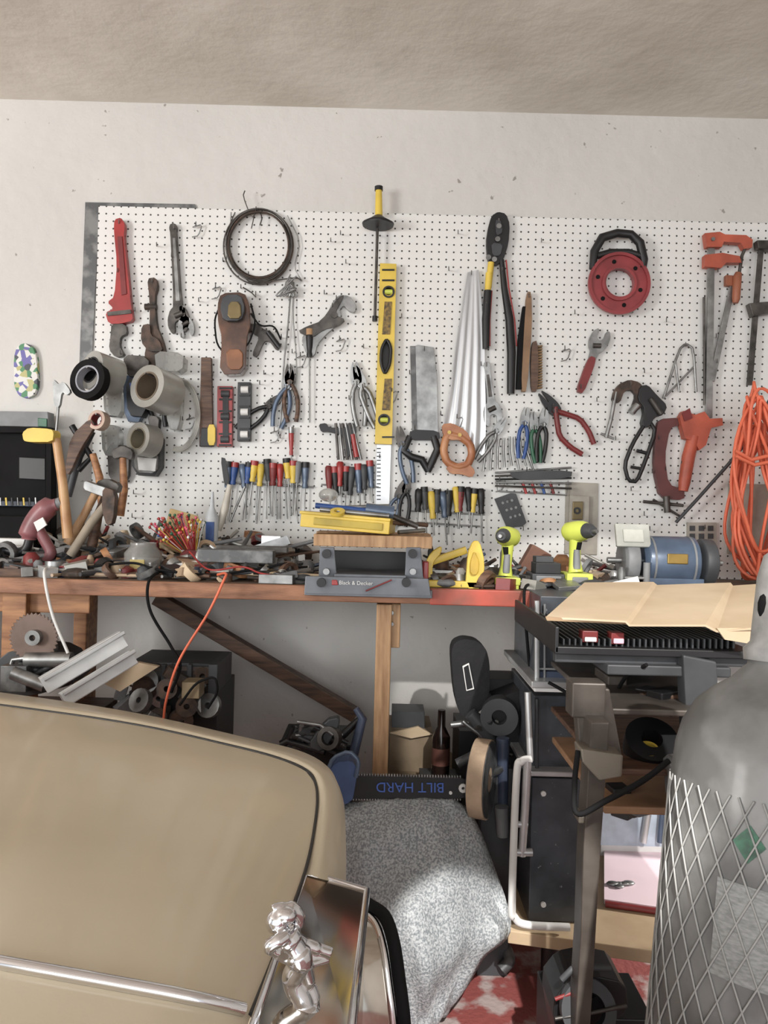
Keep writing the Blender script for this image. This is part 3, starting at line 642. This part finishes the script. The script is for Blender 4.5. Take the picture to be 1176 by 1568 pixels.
b=B('blue_tape_dispenser'); b.ring(bx(110,2.1,.014),(0,-.2,1),.036,.024,.022,blue); b.ring(bx(85,2.13,.02),(0,-.5,1),.03,.022,.016,dgrey); b.done()
def cab(name,pts,r,m,n=60):
    b=B(name); b.tube(crom([PX(*p) for p in pts],n),r,m,8); b.done()
cab('orange_extension_cord',[(300,868,2.2),(325,880,2.1),(345,878,2.0),(342,890,1.96),(318,940,1.96),(275,1010,1.97),(255,1070,1.98),(250,1105,1.99)],.0035,ocord)
cab('black_power_cord',[(250,872,2.1),(228,890,1.97),(230,935,1.96),(262,990,1.97),(276,1020,1.98),(262,1060,2.0)],.004,blackr)
cab('black_power_cord',[(820,895,2.15),(803,905,1.97),(808,990,1.97),(816,1080,2.0),(812,1140,2.0)],.004,blackr)
cab('white_power_cord',[(75,868,2.1),(68,880,1.97),(80,940,1.95),(104,1000,1.95)],.004,white)
cab('red_test_lead',[(290,845,2.15),(320,872,2.05),(370,868,2.04),(400,878,2.04),(440,884,2.04)],.0025,red)
cab('black_power_cord',[(120,870,2.08),(200,862,2.06),(240,872,2.05),(320,880,2.06),(390,872,2.08),(440,862,2.1)],.0035,blackr)
# ---------------------------------------------------------------- under bench, left
b=B('circular_saw'); n=36; pts=[]
for i in range(n*2): 
    a=math.pi*i/n; r=39 if i%2 else 35; pts.append((52+r*math.cos(a),976+r*math.sin(a)))
b.plate(pts,2.0,.004,M('saw_disc',(120,100,90),.5,.4)); b.ring(PX(52,976,1.99),(0,1,0),.02,.008,.02,steel); 
b.plate([(5,1010),(30,990),(90,985),(120,1000),(130,1040),(60,1060),(0,1060)],2.1,.1,dgrey,1); b.tp([(10,1040),(20,1010),(60,1005)],2.0,4,steel); b.tube([PX(40,1010,2.0),PX(110,1010,2.0)],.02,steel,14); b.sph(PX(60,1000,2.05),.05,galv); 
b.tube([PX(20,1030,1.97),PX(70,1050,1.97)],.018,steel,14); b.bp(0,1020,40,1060,1.97,.06,galv)
for i in range(14): b.tube([PX(5+R()*110,1005+R()*45,1.99+R()*.08),PX(5+R()*110,1005+R()*45,1.99+R()*.08)],.005+R()*.007,[black,galv,dsteel,steel][i%4],8)
b.box((PX(40,1100,2.1).x,2.2,.36),(.35,.25,.5),woodd); b.done(bev=.002)
b=B('aluminium_rail_pair'); ra=M('rail_white',(216,218,218),.4,.2,var=.12)
for (p,q,r_) in (((66,1050,1.90),(188,978,2.0),.032),((96,1072,1.86),(204,1006,1.96),.026)):
    P_,Q_=PX(*p),PX(*q); b.tube([P_,Q_],r_,ra,n=4,smooth=False); b.tube([P_+Vector((.01,-.02,.02)),Q_+Vector((.01,-.02,.02))],.008,alum,n=4,smooth=False)
b.done(bev=.003)
b=B('wooden_plank'); b.plate([(148,1040),(205,1012),(244,1020),(185,1058)],2.02,.015,card); b.done()
b=B('milk_crate_of_parts')
b.bp(200,1015,330,1020,2.2,.2,dgrey); b.bp(318,1018,332,1110,2.1,.2,dgrey)
for i in range(3): b.bp(205+i*40,1018,212+i*40,1120,2.08,.02,dgrey)
b.bp(205,1040,330,1120,2.25,.12,dgrey)
for i in range(48):
    c=PX(185+R()*135,1032+R()*78,2.0+R()*.2)
    if i%2: b.ring(c,(R()-.5,-1,R()-.5),.012+R()*.022,.008,.02,[dsteel,rust,galv,steel][i%4],n=16)
    else: b.box(c,(.02+R()*.05,.03,.02+R()*.04),[dsteel,rust,galv,steel,grey][i%5],rz=R(),ry=R())
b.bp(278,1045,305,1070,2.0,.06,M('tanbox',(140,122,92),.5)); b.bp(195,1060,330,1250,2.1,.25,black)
b.tp([(275,1080),(300,1045),(330,1035),(334,1060),(318,1085)],1.99,2,blackr,8,2); b.done(bev=.002)
b=B('tripod_work_lamp')
b.tp([(430,1140),(480,1115),(520,1130),(552,1100)],2.1,[6,9,8,5],black,10); b.tp([(450,1150),(520,1115)],2.05,5,dgrey); b.tp([(545,1085),(555,1100),(540,1160),(530,1180)],2.05,[5,7,8,6],M('bluegrey',(70,80,102),.4),10)
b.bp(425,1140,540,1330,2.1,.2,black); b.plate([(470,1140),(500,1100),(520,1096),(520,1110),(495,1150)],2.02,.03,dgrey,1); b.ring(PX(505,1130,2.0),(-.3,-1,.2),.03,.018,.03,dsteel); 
b.tp([(455,1105),(490,1110),(510,1125)],2.0,3,steel)
for i in range(22): b.tube([PX(440+R()*100,1110+R()*40,2.0+R()*.1),PX(440+R()*100,1110+R()*50,2.0+R()*.1)],.004+R()*.006,[black,dgrey,dsteel,steel][i%4],8)
b.done(bev=.003)
b=B('chainsaw')
b.plate([(536,1188),(545,1186),(700,1190),(716,1194),(723,1206),(716,1220),(700,1223),(545,1224),(536,1222)],1.86,.005,black,0)
for i in range(40): b.bp(540+i*4.2,1184.5+i*.1,542.4+i*4.2,1188+i*.1,1.857,.008,steel)
for i in range(40): b.bp(540+i*4.2,1223.5,542.4+i*4.2,1226.5,1.857,.008,steel)
b.ring(PX(709,1207,1.855),(0,1,0),.011,.004,.004,white,n=10); b.stud(690,1214,1.855,2.5,white)
b.plate([(515,1160),(540,1158),(548,1170),(546,1190),(540,1222),(505,1225),(500,1180)],1.88,.07,M('saw_blue_grey',(66,88,132),.45),1); b.tp([(500,1185),(510,1160),(535,1150),(550,1165),(545,1190)],1.84,3.5,dblue,8,1)
b.box((PX(530,1200,1.9).x,1.93,.26),(.06,.04,.5),black)
o=b.done(bev=.001); text(o,'BILT HARD',PX(628,1205,1.854),.034,M('letter_blue',(70,110,200),.4),(math.pi/2,math.pi-.02,0))
b=B('cardboard_box'); b.bp(596,1122,662,1192,2.35,.2,M('dull_card',(140,122,98),.8)); b.bp(600,1090,650,1122,2.4,.1,dgrey); b.bp(590,1190,700,1420,2.3,.25,M('dull_card')); 
b.plate([(597,1122),(640,1112),(662,1124),(630,1130)],2.34,.01,card); b.done()
b=B('wine_bottle'); c=PX(674,1185,2.25); b.tube([c,c+Vector((0,0,.11)),c+Vector((0,0,.14)),c+Vector((0,0,.19))],[.027,.027,.012,.011],M('bottle_dark',(40,28,24),.15),16); b.tube([c+Vector((0,0,.03)),c+Vector((0,0,.08))],.0275,M('wine_label',(110,70,60),.5),16); b.box((c.x,c.y,c.z/2-.001),(.12,.1,c.z),dgrey); b.done()
bagm=M('bag_cloth',(34,34,36),.9,bump=.3)
b=B('miter_saw')
b.plate([(689,995),(694,981),(708,975),(728,978),(742,990),(747,1010),(748,1050),(740,1078),(722,1092),(703,1092),(694,1060)],2.12,.07,bagm,2)
b.plate([(708,1020),(718,1015),(726,1055),(714,1058)],2.082,.004,white,0); b.plate([(710,1022),(717,1018),(724,1053),(715,1056)],2.08,.004,bagm)
b.bp(745,1040,796,1075,2.15,.12,black); b.plate([(740,1070),(805,1045),(815,1100),(790,1130),(750,1132)],2.1,.1,black,1); b.ring(PX(765,1095,2.04),(-.2,-1,0),.05,.02,.05,dgrey)
b.tp([(720,1092),(745,1120),(760,1150)],2.05,[10,12,9],dgrey,12); b.tp([(690,1110),(740,1105)],2.1,5,steel); b.tp([(770,1130),(770,1250)],1.98,[10,8],M('bluegrey'),12); b.tp([(768,1235),(770,1280)],1.95,[11,9],grey,12)
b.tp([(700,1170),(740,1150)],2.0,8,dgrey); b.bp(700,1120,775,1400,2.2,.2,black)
for i in range(14): b.tube([PX(700+R()*90,1100+R()*60,2.02+R()*.1),PX(700+R()*90,1100+R()*70,2.0+R()*.1)],.005+R()*.006,[black,dgrey,dsteel,steel][i%4],8)
b.done(bev=.005)
b=B('grinding_wheel'); c=PX(738,1192,1.9); axw=(1,-.35,0)
b.tube([c-Vector(axw)*.018,c+Vector(axw)*.018],.096,M('abrasive_tan',(190,164,136),.8,bump=.3),40); b.ring(c+Vector(axw)*.0185,axw,.092,.03,.003,galv); b.ring(c-Vector(axw)*.0185,axw,.092,.03,.003,galv); b.box((c.x+.05,c.y+.1,c.z/2),(.08,.05,c.z),dgrey); b.tube([c,c+Vector((.08,.1,0))],.01,steel,8); b.done(bev=.002)
shm=M('foam_sheet',(176,180,182),.6,rgb2=(120,126,130),scale=210,thr=(.4,.6),bump=.3,bscale=150,spec=.5)
rows=[[(470,1232,1.9),(535,1227,1.88),(590,1224,1.86),(650,1222,1.86),(694,1222,1.87)],
[(470,1270,1.86),(530,1262,1.82),(595,1262,1.80),(665,1256,1.81),(724,1252,1.86)],
[(475,1330,1.84),(532,1320,1.78),(600,1318,1.76),(680,1315,1.76),(752,1318,1.82)],
[(490,1420,1.80),(550,1400,1.74),(620,1395,1.68),(700,1398,1.72),(781,1418,1.80)],
[(530,1500,1.78),(575,1480,1.70),(640,1470,1.64),(695,1465,1.70),(740,1470,1.76)],
[(580,1560,1.76),(608,1550,1.70),(650,1540,1.68),(682,1530,1.72),(706,1520,1.77)],
[(612,1600,1.70),(630,1592,1.69),(650,1580,1.70),(668,1568,1.73),(685,1552,1.77)]]
cols_=[crom([PX(*r[j]) for r in rows],34) for j in range(5)]
G=[crom([cols_[j][i] for j in range(5)],30) for i in range(34)]
for i,r in enumerate(G):
    for j,p in enumerate(r): p.y+= .007*math.sin(i*.7+j*.4)+.005*math.sin(j*1.1)
b=B('foam_underlay_sheet'); b.grid(G,shm); o=b.done(solid=.006)
# ---------------------------------------------------------------- right side
b=B('rolling_tool_chest'); tb=M('chest_black',(76,81,88),.4,rgb2=(56,60,66),scale=14,coat=.2,speck=((130,134,138),60,.69))
b.bp(826,915,1004,1046,1.86,.35,tb); b.bp(814,1046,1010,1056,1.80,.42,alum); b.bp(818,1056,1006,1062,1.81,.4,white); b.bp(816,1066,900,1182,1.86,.33,tb); b.bp(812,1192,895,1412,1.83,.33,tb)
b.bp(806,1182,895,1190,1.82,.36,alum); b.tp([(822,920),(822,1045)],1.845,5,alum,4); b.tp([(834,925),(834,1042)],1.85,2,grey); b.tp([(1004,1040),(1004,1064)],1.79,5,white)
for v in (1215,1385): b.stud(832,v,1.825,4,white,.006)
b.tp([(822,1070),(822,1180)],1.845,3,dgrey); b.bp(820,1030,1000,1044,1.85,.02,M('bluegrey')); b.bp(820,1025,1000,1028,1.845,.01,alum); b.done(bev=.004)
b=B('hand_truck_frame'); b.tube(crom([PX(814,1162,1.80),PX(799,1166,1.80),PX(791,1190,1.80),PX(784,1380,1.78),PX(788,1404,1.78),PX(806,1416,1.78),PX(872,1420,1.78)],50),.009,white,10)
b.tube([PX(808,1165,1.80),PX(804,1240,1.80),PX(799,1310,1.80)],.010,alum,8); b.tp([(790,1262),(808,1262)],1.80,5,alum); b.tp([(787,1305),(815,1305)],1.80,6,alum); b.tube([PX(812,1165,1.82),PX(808,1060,1.84)],.008,alum,8); b.done()
b=B('black_tool_tray'); 
b.bp(850,994,1160,1006,1.45,.45,black); b.bp(850,960,856,1000,1.45,.45,black); b.bp(850,1000,1150,1018,1.47,.02,dgrey); b.bp(850,955,1160,962,1.9,.01,black)
for i in range(30): b.bp(862+i*9,978,865+i*9,994,1.47,.4,dgrey)
b.bp(892,966,916,984,1.47,.03,dred); b.bp(896,976,914,983,1.462,.006,white); b.bp(936,969,956,987,1.47,.03,dred); b.bp(940,978,956,986,1.462,.006,M('pale_pink',(226,180,196),.5)); b.bp(1030,972,1060,990,1.6,.03,M('deep_maroon',(90,30,34),.5)); b.done(bev=.003)
b=B('cardboard_flap')
Q=[[(836,946,1.45),(895,893,1.85)],[(958,952,1.43),(1000,892,1.84)],[(964,953,1.43),(1006,893,1.84)],[(1080,958,1.41),(1118,893,1.82)],[(1098,962,1.41),(1122,894,1.82)],[(1160,962,1.4),(1180,894,1.8)]]
G=[]
for k,r in enumerate(Q):
    a,c=PX(*r[0]),PX(*r[1]); G.append([a.lerp(c,t/6)+Vector((0,0,-.006 if k in (2,4) else 0)) for t in range(7)])
b.grid(G,card,False); b.plate([(836,945),(960,951),(960,955),(838,949)],1.448,.002,M('card_edge',(160,132,100),.8))
b.plate([(1098,962),(1150,962),(1150,985),(1110,978)],1.41,.003,card); b.done(solid=.004)
cm=M('cart_steel',(100,93,86),.45,.3,rgb2=(72,65,60),scale=14); cl=M('cart_light',(118,110,98),.5,.2)
b=B('steel_tool_cart')
b.bp(876,1046,928,1100,1.38,.05,cm); b.plate([(876,1046),(930,1052),(948,1150),(946,1185),(905,1190),(884,1140)],1.40,.03,cm)
b.plate([(900,1100),(928,1100),(914,1290),(905,1450),(898,1568),(885,2000),(858,2000),(875,1568),(884,1420),(888,1290)],1.36,.05,cm)
b.plate([(884,1140),(948,1150),(946,1182),(912,1188),(886,1160)],1.345,.05,cl); b.bp(886,1250,918,1262,1.345,.04,cl)
b.bp(925,1088,1190,1098,1.4,.45,cm); b.bp(925,1180,1190,1190,1.4,.45,woodd); b.bp(925,1238,1190,1250,1.42,.45,M('brown_shelf',(168,128,94),.5)); 
b.plate([(1040,1000),(1090,1010),(1096,1100),(1070,1320),(1050,1560),(1040,1990),(1020,1990),(1030,1500),(1050,1200)],1.46,.04,dgrey)
b.bp(930,1020,1120,1036,1.45,.35,dgrey); b.bp(930,1036,960,1090,1.6,.1,cm)
for i in range(16): b.box(PX(940+R()*90,1065+R()*15,1.5+R()*.2),(.03+R()*.05,.04,.02+R()*.02),[dgrey,grey,dsteel,woodd,black][i%5],rz=R())
for i in range(14): b.box(PX(940+R()*70,1215+R()*15,1.5+R()*.2),(.03+R()*.05,.04,.02+R()*.03),[dgrey,grey,dsteel,dblue,black][i%5],rz=R())
b.done(bev=.003)
b=B('tape_measure_reel'); b.ring(PX(996,1140,1.48),(-.1,-.8,1),.05,.02,.04,black); b.ring(PX(992,1152,1.46),(-.1,-.5,1),.02,.016,.02,yellow); b.done(bev=.003)
b=B('plastic_scoop'); b.plate([(1020,1160),(1055,1158),(1056,1200),(1040,1235),(1025,1225),(1022,1190)],1.4,.04,grey,1); b.done(bev=.003)
b=B('cart_power_cord'); b.tube(crom([PX(885,1150,1.33),PX(880,1200,1.3),PX(884,1246,1.28),PX(930,1225,1.27),PX(985,1195,1.28),PX(1024,1165,1.3)],40),.005,blackr,8); b.done()
cab('black_power_cord',[(840,1045,1.75),(900,1075,1.7),(940,1060,1.6),(960,1035,1.5),(990,1018,1.44)],.004,blackr)
b=B('wooden_dolly'); z=.22
P=[PZ(778,1425,z),PZ(1100,1470,z),PZ(1100,1300,z),PZ(800,1290,z)]
vs=[p for p in P]+[p-Vector((0,0,.03)) for p in P]; b.add(vs,[(0,1,2,3),(7,6,5,4),(0,4,5,1),(1,5,6,2),(2,6,7,3),(3,7,4,0)],M('plywood',(200,176,142),.6,rgb2=(176,150,116),scale=6))
for p,dx,dy in zip(P,(.14,-.05,-.05,.08),(.16,.1,-.06,-.06)): b.tube([Vector((p.x+dx,p.y+dy,.0)),Vector((p.x+dx,p.y+dy,z-.03))],.025,black,12)
b.done(bev=.002)
b=B('pink_paper_sheet'); z=.223; P=[PZ(925,1384,z),PZ(1050,1402,z),PZ(1050,1302,z),PZ(925,1292,z)]; b.add([*P,*[p+Vector((0,0,.012)) for p in P]],[(4,5,6,7),(0,4,5,1),(0,3,7,4),(1,5,6,2),(3,2,1,0)],pink)
b.tube([P[0]+Vector((0,-.01,.005)),P[1]+Vector((0,-.01,.005))],.008,dred,8); b.done()
b=B('crumpled_foil'); 
for i in range(7): b.sph(PZ(938+R()*26,1350+R()*10,.24),.007+R()*.005,steel,(1.6,1,.5),8)
b.done()
b=B('white_storage_bin'); b.bp(920,1200,1060,1296,2.2,.02,M('pale_blue',(196,210,224),.5)); b.tp([(995,1230),(985,1290)],2.18,5,alum); b.tp([(1015,1230),(1010,1290)],2.18,4,dblue); b.bp(920,1296,1060,1320,2.2,.1,white); b.done()
b=B('leaf_blower'); b.plate([(835,1510),(860,1478),(900,1470),(945,1480),(950,1520),(920,1545),(930,1600),(850,1600)],1.45,.1,black,1,holes=[[(865,1500),(890,1490),(905,1500),(870,1520)]]); b.tp([(850,1530),(890,1515)],1.38,3,dred); b.tp([(860,1500),(880,1480),(935,1482)],1.38,5,dgrey,8,1); b.bp(845,1560,1000,1690,1.45,.15,black)
b.ring(PX(900,1545,1.38),(0,-1,.3),.05,.03,.02,dgrey); b.tp([(850,1560),(900,1552),(960,1540)],1.37,3,dsteel); b.done(bev=.006)
b=B('bent_pipe_elbow'); b.tube(crom([PZ(748,1465,.03),PZ(772,1452,.06),PZ(780,1470,.05),PZ(768,1485,.03)],16),.015,galv,10); b.done()
# gas cylinder
b=B('gas_cylinder'); r=.125
top=PX(1197,1090,.98); bot=PX(1160,1568,.93); ax=(top-bot).normalized(); foot=bot+ax*(-(bot.z)/ax.z)
H=(top-foot).length
prof=[(0,.11),(.02,r),(H-.09,r),(H-.06,r*.99),(H-.03,r*.94),(H,r*.82),(H+.02,r*.66),(H+.035,r*.5),(H+.05,.05),(H+.055,.045),(H+.10,.043)]
b.tube([foot+ax*t for t,_ in prof],[q for _,q in prof],cylm,48)
cap=[(H+.06,.05),(H+.075,.052),(H+.085,.044),(H+.17,.042),(H+.2,.036),(H+.215,.02)]
b.tube([foot+ax*t for t,_ in cap],[q for _,q in cap],M('cap_grey',(150,150,148),.5,.1,var=.3,scale=30),28)
u_=ax.cross(Vector((0,1,0))).normalized(); w_=ax.cross(u_)
for s_ in(0,1,2): 
    a=2.3+s_*2.1; p=foot+ax*(H+.13)+(u_*math.cos(a)+w_*math.sin(a))*.0405; b.sph(p,.010,blackr,(.7,.7,1.7),10)
for sg in (1,-1):
    for k in range(30):
        pts=[]
        for i in range(60):
            t=i/59; a=2*math.pi*k/30+sg*t*3.0; pts.append(foot+ax*(.03+t*(H-.13))+(u_*math.cos(a)+w_*math.sin(a))*(r+.0015))
        b.tube(pts,.0012,nylon,5,cap=False)
def cpatch(a0,a1,t0,t1,m,off=.0035,dia=False):
    G=[]
    for i in range(9):
        row=[]
        for j in range(9):
            x=j/8*2-1; y=i/8*2-1
            if dia: x,y=(x+y)/2,(y-x)/2
            a=(a0+a1)/2+x*(a1-a0)/2; t=(t0+t1)/2+y*(t1-t0)/2
            row.append(foot+ax*t+(u_*math.cos(a)+w_*math.sin(a))*(r+off))
        G.append(row)
    b.grid(G,m)
best=min([i*.01 for i in range(628)],key=lambda a:((u_*math.cos(a)+w_*math.sin(a))-(Vector((-.8,-1,0)).normalized())).length)
hz=H-.148
cpatch(best-.14,best+.14,hz-.021,hz+.021,M('label_green',(44,110,80),.5,rgb2=(30,60,46),scale=60),off=.0008,dia=True)
cpatch(best-.25,best+.45,hz-.15,hz-.045,M('label_grey',(140,142,140),.5,rgb2=(112,114,112),scale=120,stretch=(1,1,3)),off=.0008)
b.done()
# ---------------------------------------------------------------- car
outer=[(-420,1010,.78),(-200,1036,.785),(0,1060,.79),(200,1090,.79),(380,1130,.79),(460,1150,.785),(502,1174,.775),(518,1205,.765),(522,1245,.755),(521,1300,.745),(518,1352,.74)]
seam=[(-420,1034,.80),(-200,1056,.803),(0,1080,.805),(200,1109,.805),(360,1144,.80),(430,1163,.797),(470,1181,.793),(483,1200,.789),(486,1230,.785),(479,1285,.782),(466,1340,.778)]
mid=[tuple((a[k]*.45+s_[k]*.55) if k<2 else max(a[k],s_[k])+.003 for k in range(3)) for a,s_ in zip(outer,seam)]
N=60
O=crom([PZ(*p) for p in outer],N); S_=crom([PZ(*p) for p in seam],N); Mi=crom([PZ(*p) for p in mid],N)
def outw(i):
    t=(O[min(i+1,N-1)]-O[max(i-1,0)]); n=Vector((-t.y,t.x,0)).normalized(); 
    return n
rws=[S_,[(S_[i]+Mi[i])/2+Vector((0,0,.002)) for i in range(N)],Mi,O]
for (o_,z_) in ((.007,-.015),(.009,-.05),(.006,-.14),(.0,-.35),(.0,-.6)):
    rws.append([O[i]+outw(i)*o_+Vector((0,0,z_)) for i in range(N)])
b=B('car')
b.grid(rws,paint)
far=crom([PZ(*p) for p in seam[:7]],N)
strip_px=[(-420,1408,.86),(0,1482,.855),(200,1518,.845),(300,1537,.835),(384,1556,.815)]
near=crom([PZ(*p) for p in strip_px],N)
Nf=30
front=crom([PZ(*p) for p in ((470,1181,.793),(483,1200,.789),(486,1230,.786),(479,1285,.783),(466,1340,.784),(430,1440,.80),(384,1556,.815))],Nf)
back=[far[0].lerp(near[0],j/(Nf-1)) for j in range(Nf)]
G=[]
for j in range(Nf):
    v=j/(Nf-1); row=[]
    for i in range(N):
        u=i/(N-1)
        p=far[i]*(1-v)+near[i]*v+back[j]*(1-u)+front[j]*u-(far[0]*(1-u)*(1-v)+far[-1]*u*(1-v)+near[0]*(1-u)*v+near[-1]*u*v)
        p=p+Vector((0,0,.014*math.sin(math.pi*v)*(1-u**4)))
        row.append(p)
    G.append(row)
b.grid(G,paint)
ax1=(near[-1]-near[0]); ax1.z=0; ax1.normalize(); n1=Vector((ax1.y,-ax1.x,0))
G2=[[p+n1*t+Vector((0,0,dz)) for p in near] for t,dz in((0,0),(.15,0),(.3,-.01),(.5,-.03),(.62,-.06),(.66,-.12),(.67,-.6))]
b.grid(G2,paint)
b.tube([p+Vector((0,0,.001)) for p in S_],.0022,black,6)
b.tube([p+Vector((0,0,.001)) for p in front],.002,black,6)
b.tube([p+Vector((0,0,.004)) for p in near[:-2]],.005,chrome,10)
g0=PZ(467,1342,.765); g1=PZ(562,1369,.745); g2=PZ(536,1600,.80); g3=PZ(384,1590,.82)
g4=g3+n1*.2+Vector((0,0,-.035)); g5=g2+n1*.2+Vector((0,0,-.035))
top=[g0,g1,g2,g5,g4,g3]
gv=[p+Vector((0,0,.004)) for p in top]+[p-Vector((0,0,.45)) for p in top]
chd=M('dusty_chrome',(196,188,176),0.09,1.0,var=0.12,scale=9)
b.add(gv,[(0,1,2,5),(5,2,3,4)],chd); b.add(gv,[(1,7,8,2),(2,8,9,3),(0,6,7,1),(3,9,10,4)],chd)
b.tube([gv[0],gv[1],gv[2],gv[3]],.004,chrome,10); b.tube([gv[0],gv[5],gv[4]],.0035,chrome,10)
hp=crom([PX(563,1384,.95),PX(588,1402,.93),PX(602,1440,.90),PX(611,1500,.88),PX(619,1568,.87),PX(625,1680,.86)],30); b.tube(hp,.008,blackr,10)
hq=[p+Vector((-.012,-.004,-.006)) for p in hp]; b.tube(hq,.005,chrome,10)
inn=[p+Vector((-.12,-.02,.01)) for p in hp]
b.grid([hq,[ (a+c)/2+Vector((.01,-.01,0)) for a,c in zip(hq,inn)],inn],chd)
b.done()
# mascot figurine: bending woman with outstretched robe
b=B('car_hood_mascot'); d=.60
def Q(u,v,dy=0): return PX(u,v,d+dy)
c=PX(466,1548,d)
b.tube([c+Vector((0,0,-.03)),c+Vector((0,0,-.014)),c+Vector((0,0,-.012)),c+Vector((0,0,-.002)),c+Vector((0,0,.000)),c+Vector((0,0,.005))],[.021,.021,.018,.018,.013,.010],chrome,28)
b.tube(crom([Q(468,1552),Q(462,1532),Q(450,1512),Q(448,1494),Q(458,1476),Q(456,1460),Q(446,1444),Q(436,1430)],32),[.0080]*6+[.0078]*6+[.0085]*6+[.0108]*5+[.0088]*4+[.0108]*4+[.008],chrome,14)
b.tube(crom([Q(474,1552,.008),Q(476,1530,.008),Q(468,1508,.008),Q(462,1480,.006)],16),[.007]*5+[.0078]*6+[.009]*5,chrome,12)
b.sph(Q(424,1412),.0088,chrome,(1.05,1,1.1)); b.sph(Q(437,1402),.0075,chrome,(1.2,1,.9)); b.tube([Q(428,1416),Q(438,1432)],.005,chrome,10)
b.tube(crom([Q(438,1432,-.008),Q(424,1442,-.014),Q(412,1452,-.014),Q(426,1460,-.01)],14),[.0055]*5+[.005]*5+[.004]*4,chrome,10)
b.tube(crom([Q(444,1432,.008),Q(462,1444,.014),Q(482,1452,.018),Q(506,1460,.022)],14),[.006]*5+[.0055]*5+[.004]*4,chrome,10)
b.tube(crom([Q(442,1428,.006),Q(456,1412,.01),Q(452,1396,.008),Q(434,1388,.004),Q(416,1392,0)],18),[.0055]*6+[.006]*6+[.0035]*6,chrome,10)
def thick(rows,t):
    G=[crom(r_,12) for r_ in rows]; b.grid(G,chrome); b.grid([[p+Vector((0,t,-t*.3)) for p in r_] for r_ in G],chrome)
    for e in (G[0],G[-1]): b.tube([p+Vector((0,t/2,0)) for p in e],t*.7,chrome,8)
thick([[Q(444,1434,.008),Q(470,1444,.016),Q(508,1458,.022)],[Q(452,1454,.006),Q(476,1462,.012),Q(508,1466,.022)],[Q(462,1482,.004),Q(480,1478,.01),Q(502,1472,.02)]],.004)
thick([[Q(440,1434,-.008),Q(422,1438,-.014),Q(408,1446,-.012)],[Q(444,1450,-.006),Q(428,1458,-.010),Q(412,1458,-.010)],[Q(452,1474,-.004),Q(438,1474,-.006),Q(422,1466,-.008)]],.004)
o=b.done(); q=o.modifiers.new('rm','REMESH'); q.mode='VOXEL'; q.voxel_size=.0009; q.use_smooth_shade=True; q=o.modifiers.new('sm','SMOOTH'); q.iterations=5; q.factor=.6
# ---------------------------------------------------------------- lights
def area(name,loc,tgt,size,sy,power,col=(1,1,1)):
    l=bpy.data.lights.new(name,'AREA'); l.shape='RECTANGLE'; l.size=size; l.size_y=sy; l.energy=power; l.color=col
    o=bpy.data.objects.new(name,l); o.location=loc; o.rotation_euler=(Vector(tgt)-Vector(loc)).to_track_quat('-Z','Y').to_euler(); bpy.context.scene.collection.objects.link(o); return o
area('door_daylight',(-3.6,-.9,1.55),(0.1,2.6,1.5),1.0,1.2,112,(1,.985,.96))
area('rear_fill_light',(-.4,-3.0,1.3),(0,2.6,1.1),4.2,2.2,84,(.98,.99,1))  # added area fill from behind the camera, lifts shadows under the bench
def spot(name,loc,tgt,ang,power,rad=.02,blend=.15):
    l=bpy.data.lights.new(name,'SPOT'); l.energy=power; l.spot_size=ang; l.spot_blend=blend; l.shadow_soft_size=rad; l.color=(1,.97,.93)
    o=bpy.data.objects.new(name,l); o.location=loc; o.rotation_euler=(Vector(tgt)-Vector(loc)).to_track_quat('-Z','Y').to_euler(); bpy.context.scene.collection.objects.link(o)
spot('sunbeam_floor',(.35,-.6,2.35),PX(715,1520,1.72),math.radians(8.5),620,blend=.3)
spot('sunbeam_right',(.7,-.6,2.4),PX(1030,940,1.75),math.radians(20),300)
spot('sunbeam_shelf',(2.2,1.95,.85),PZ(985,1370,.22),math.radians(18),200)
w=bpy.data.worlds.new('world'); bpy.context.scene.world=w; w.use_nodes=True
w.node_tree.nodes['Background'].inputs[0].default_value=(.9,.95,1,1); w.node_tree.nodes['Background'].inputs[1].default_value=1.0
cam=bpy.data.cameras.new('camera'); cam.sensor_fit='VERTICAL'; cam.sensor_height=36; cam.lens=F/1568*36; cam.clip_start=.02
co=bpy.data.objects.new('camera',cam); bpy.context.scene.collection.objects.link(co)
co.matrix_world=Matrix(((ca,-sa,0,0),(0,0,-1,0),(sa,ca,0,CZ),(0,0,0,1)))
bpy.context.scene.camera=co
bpy.context.scene.view_settings.view_transform='Standard'
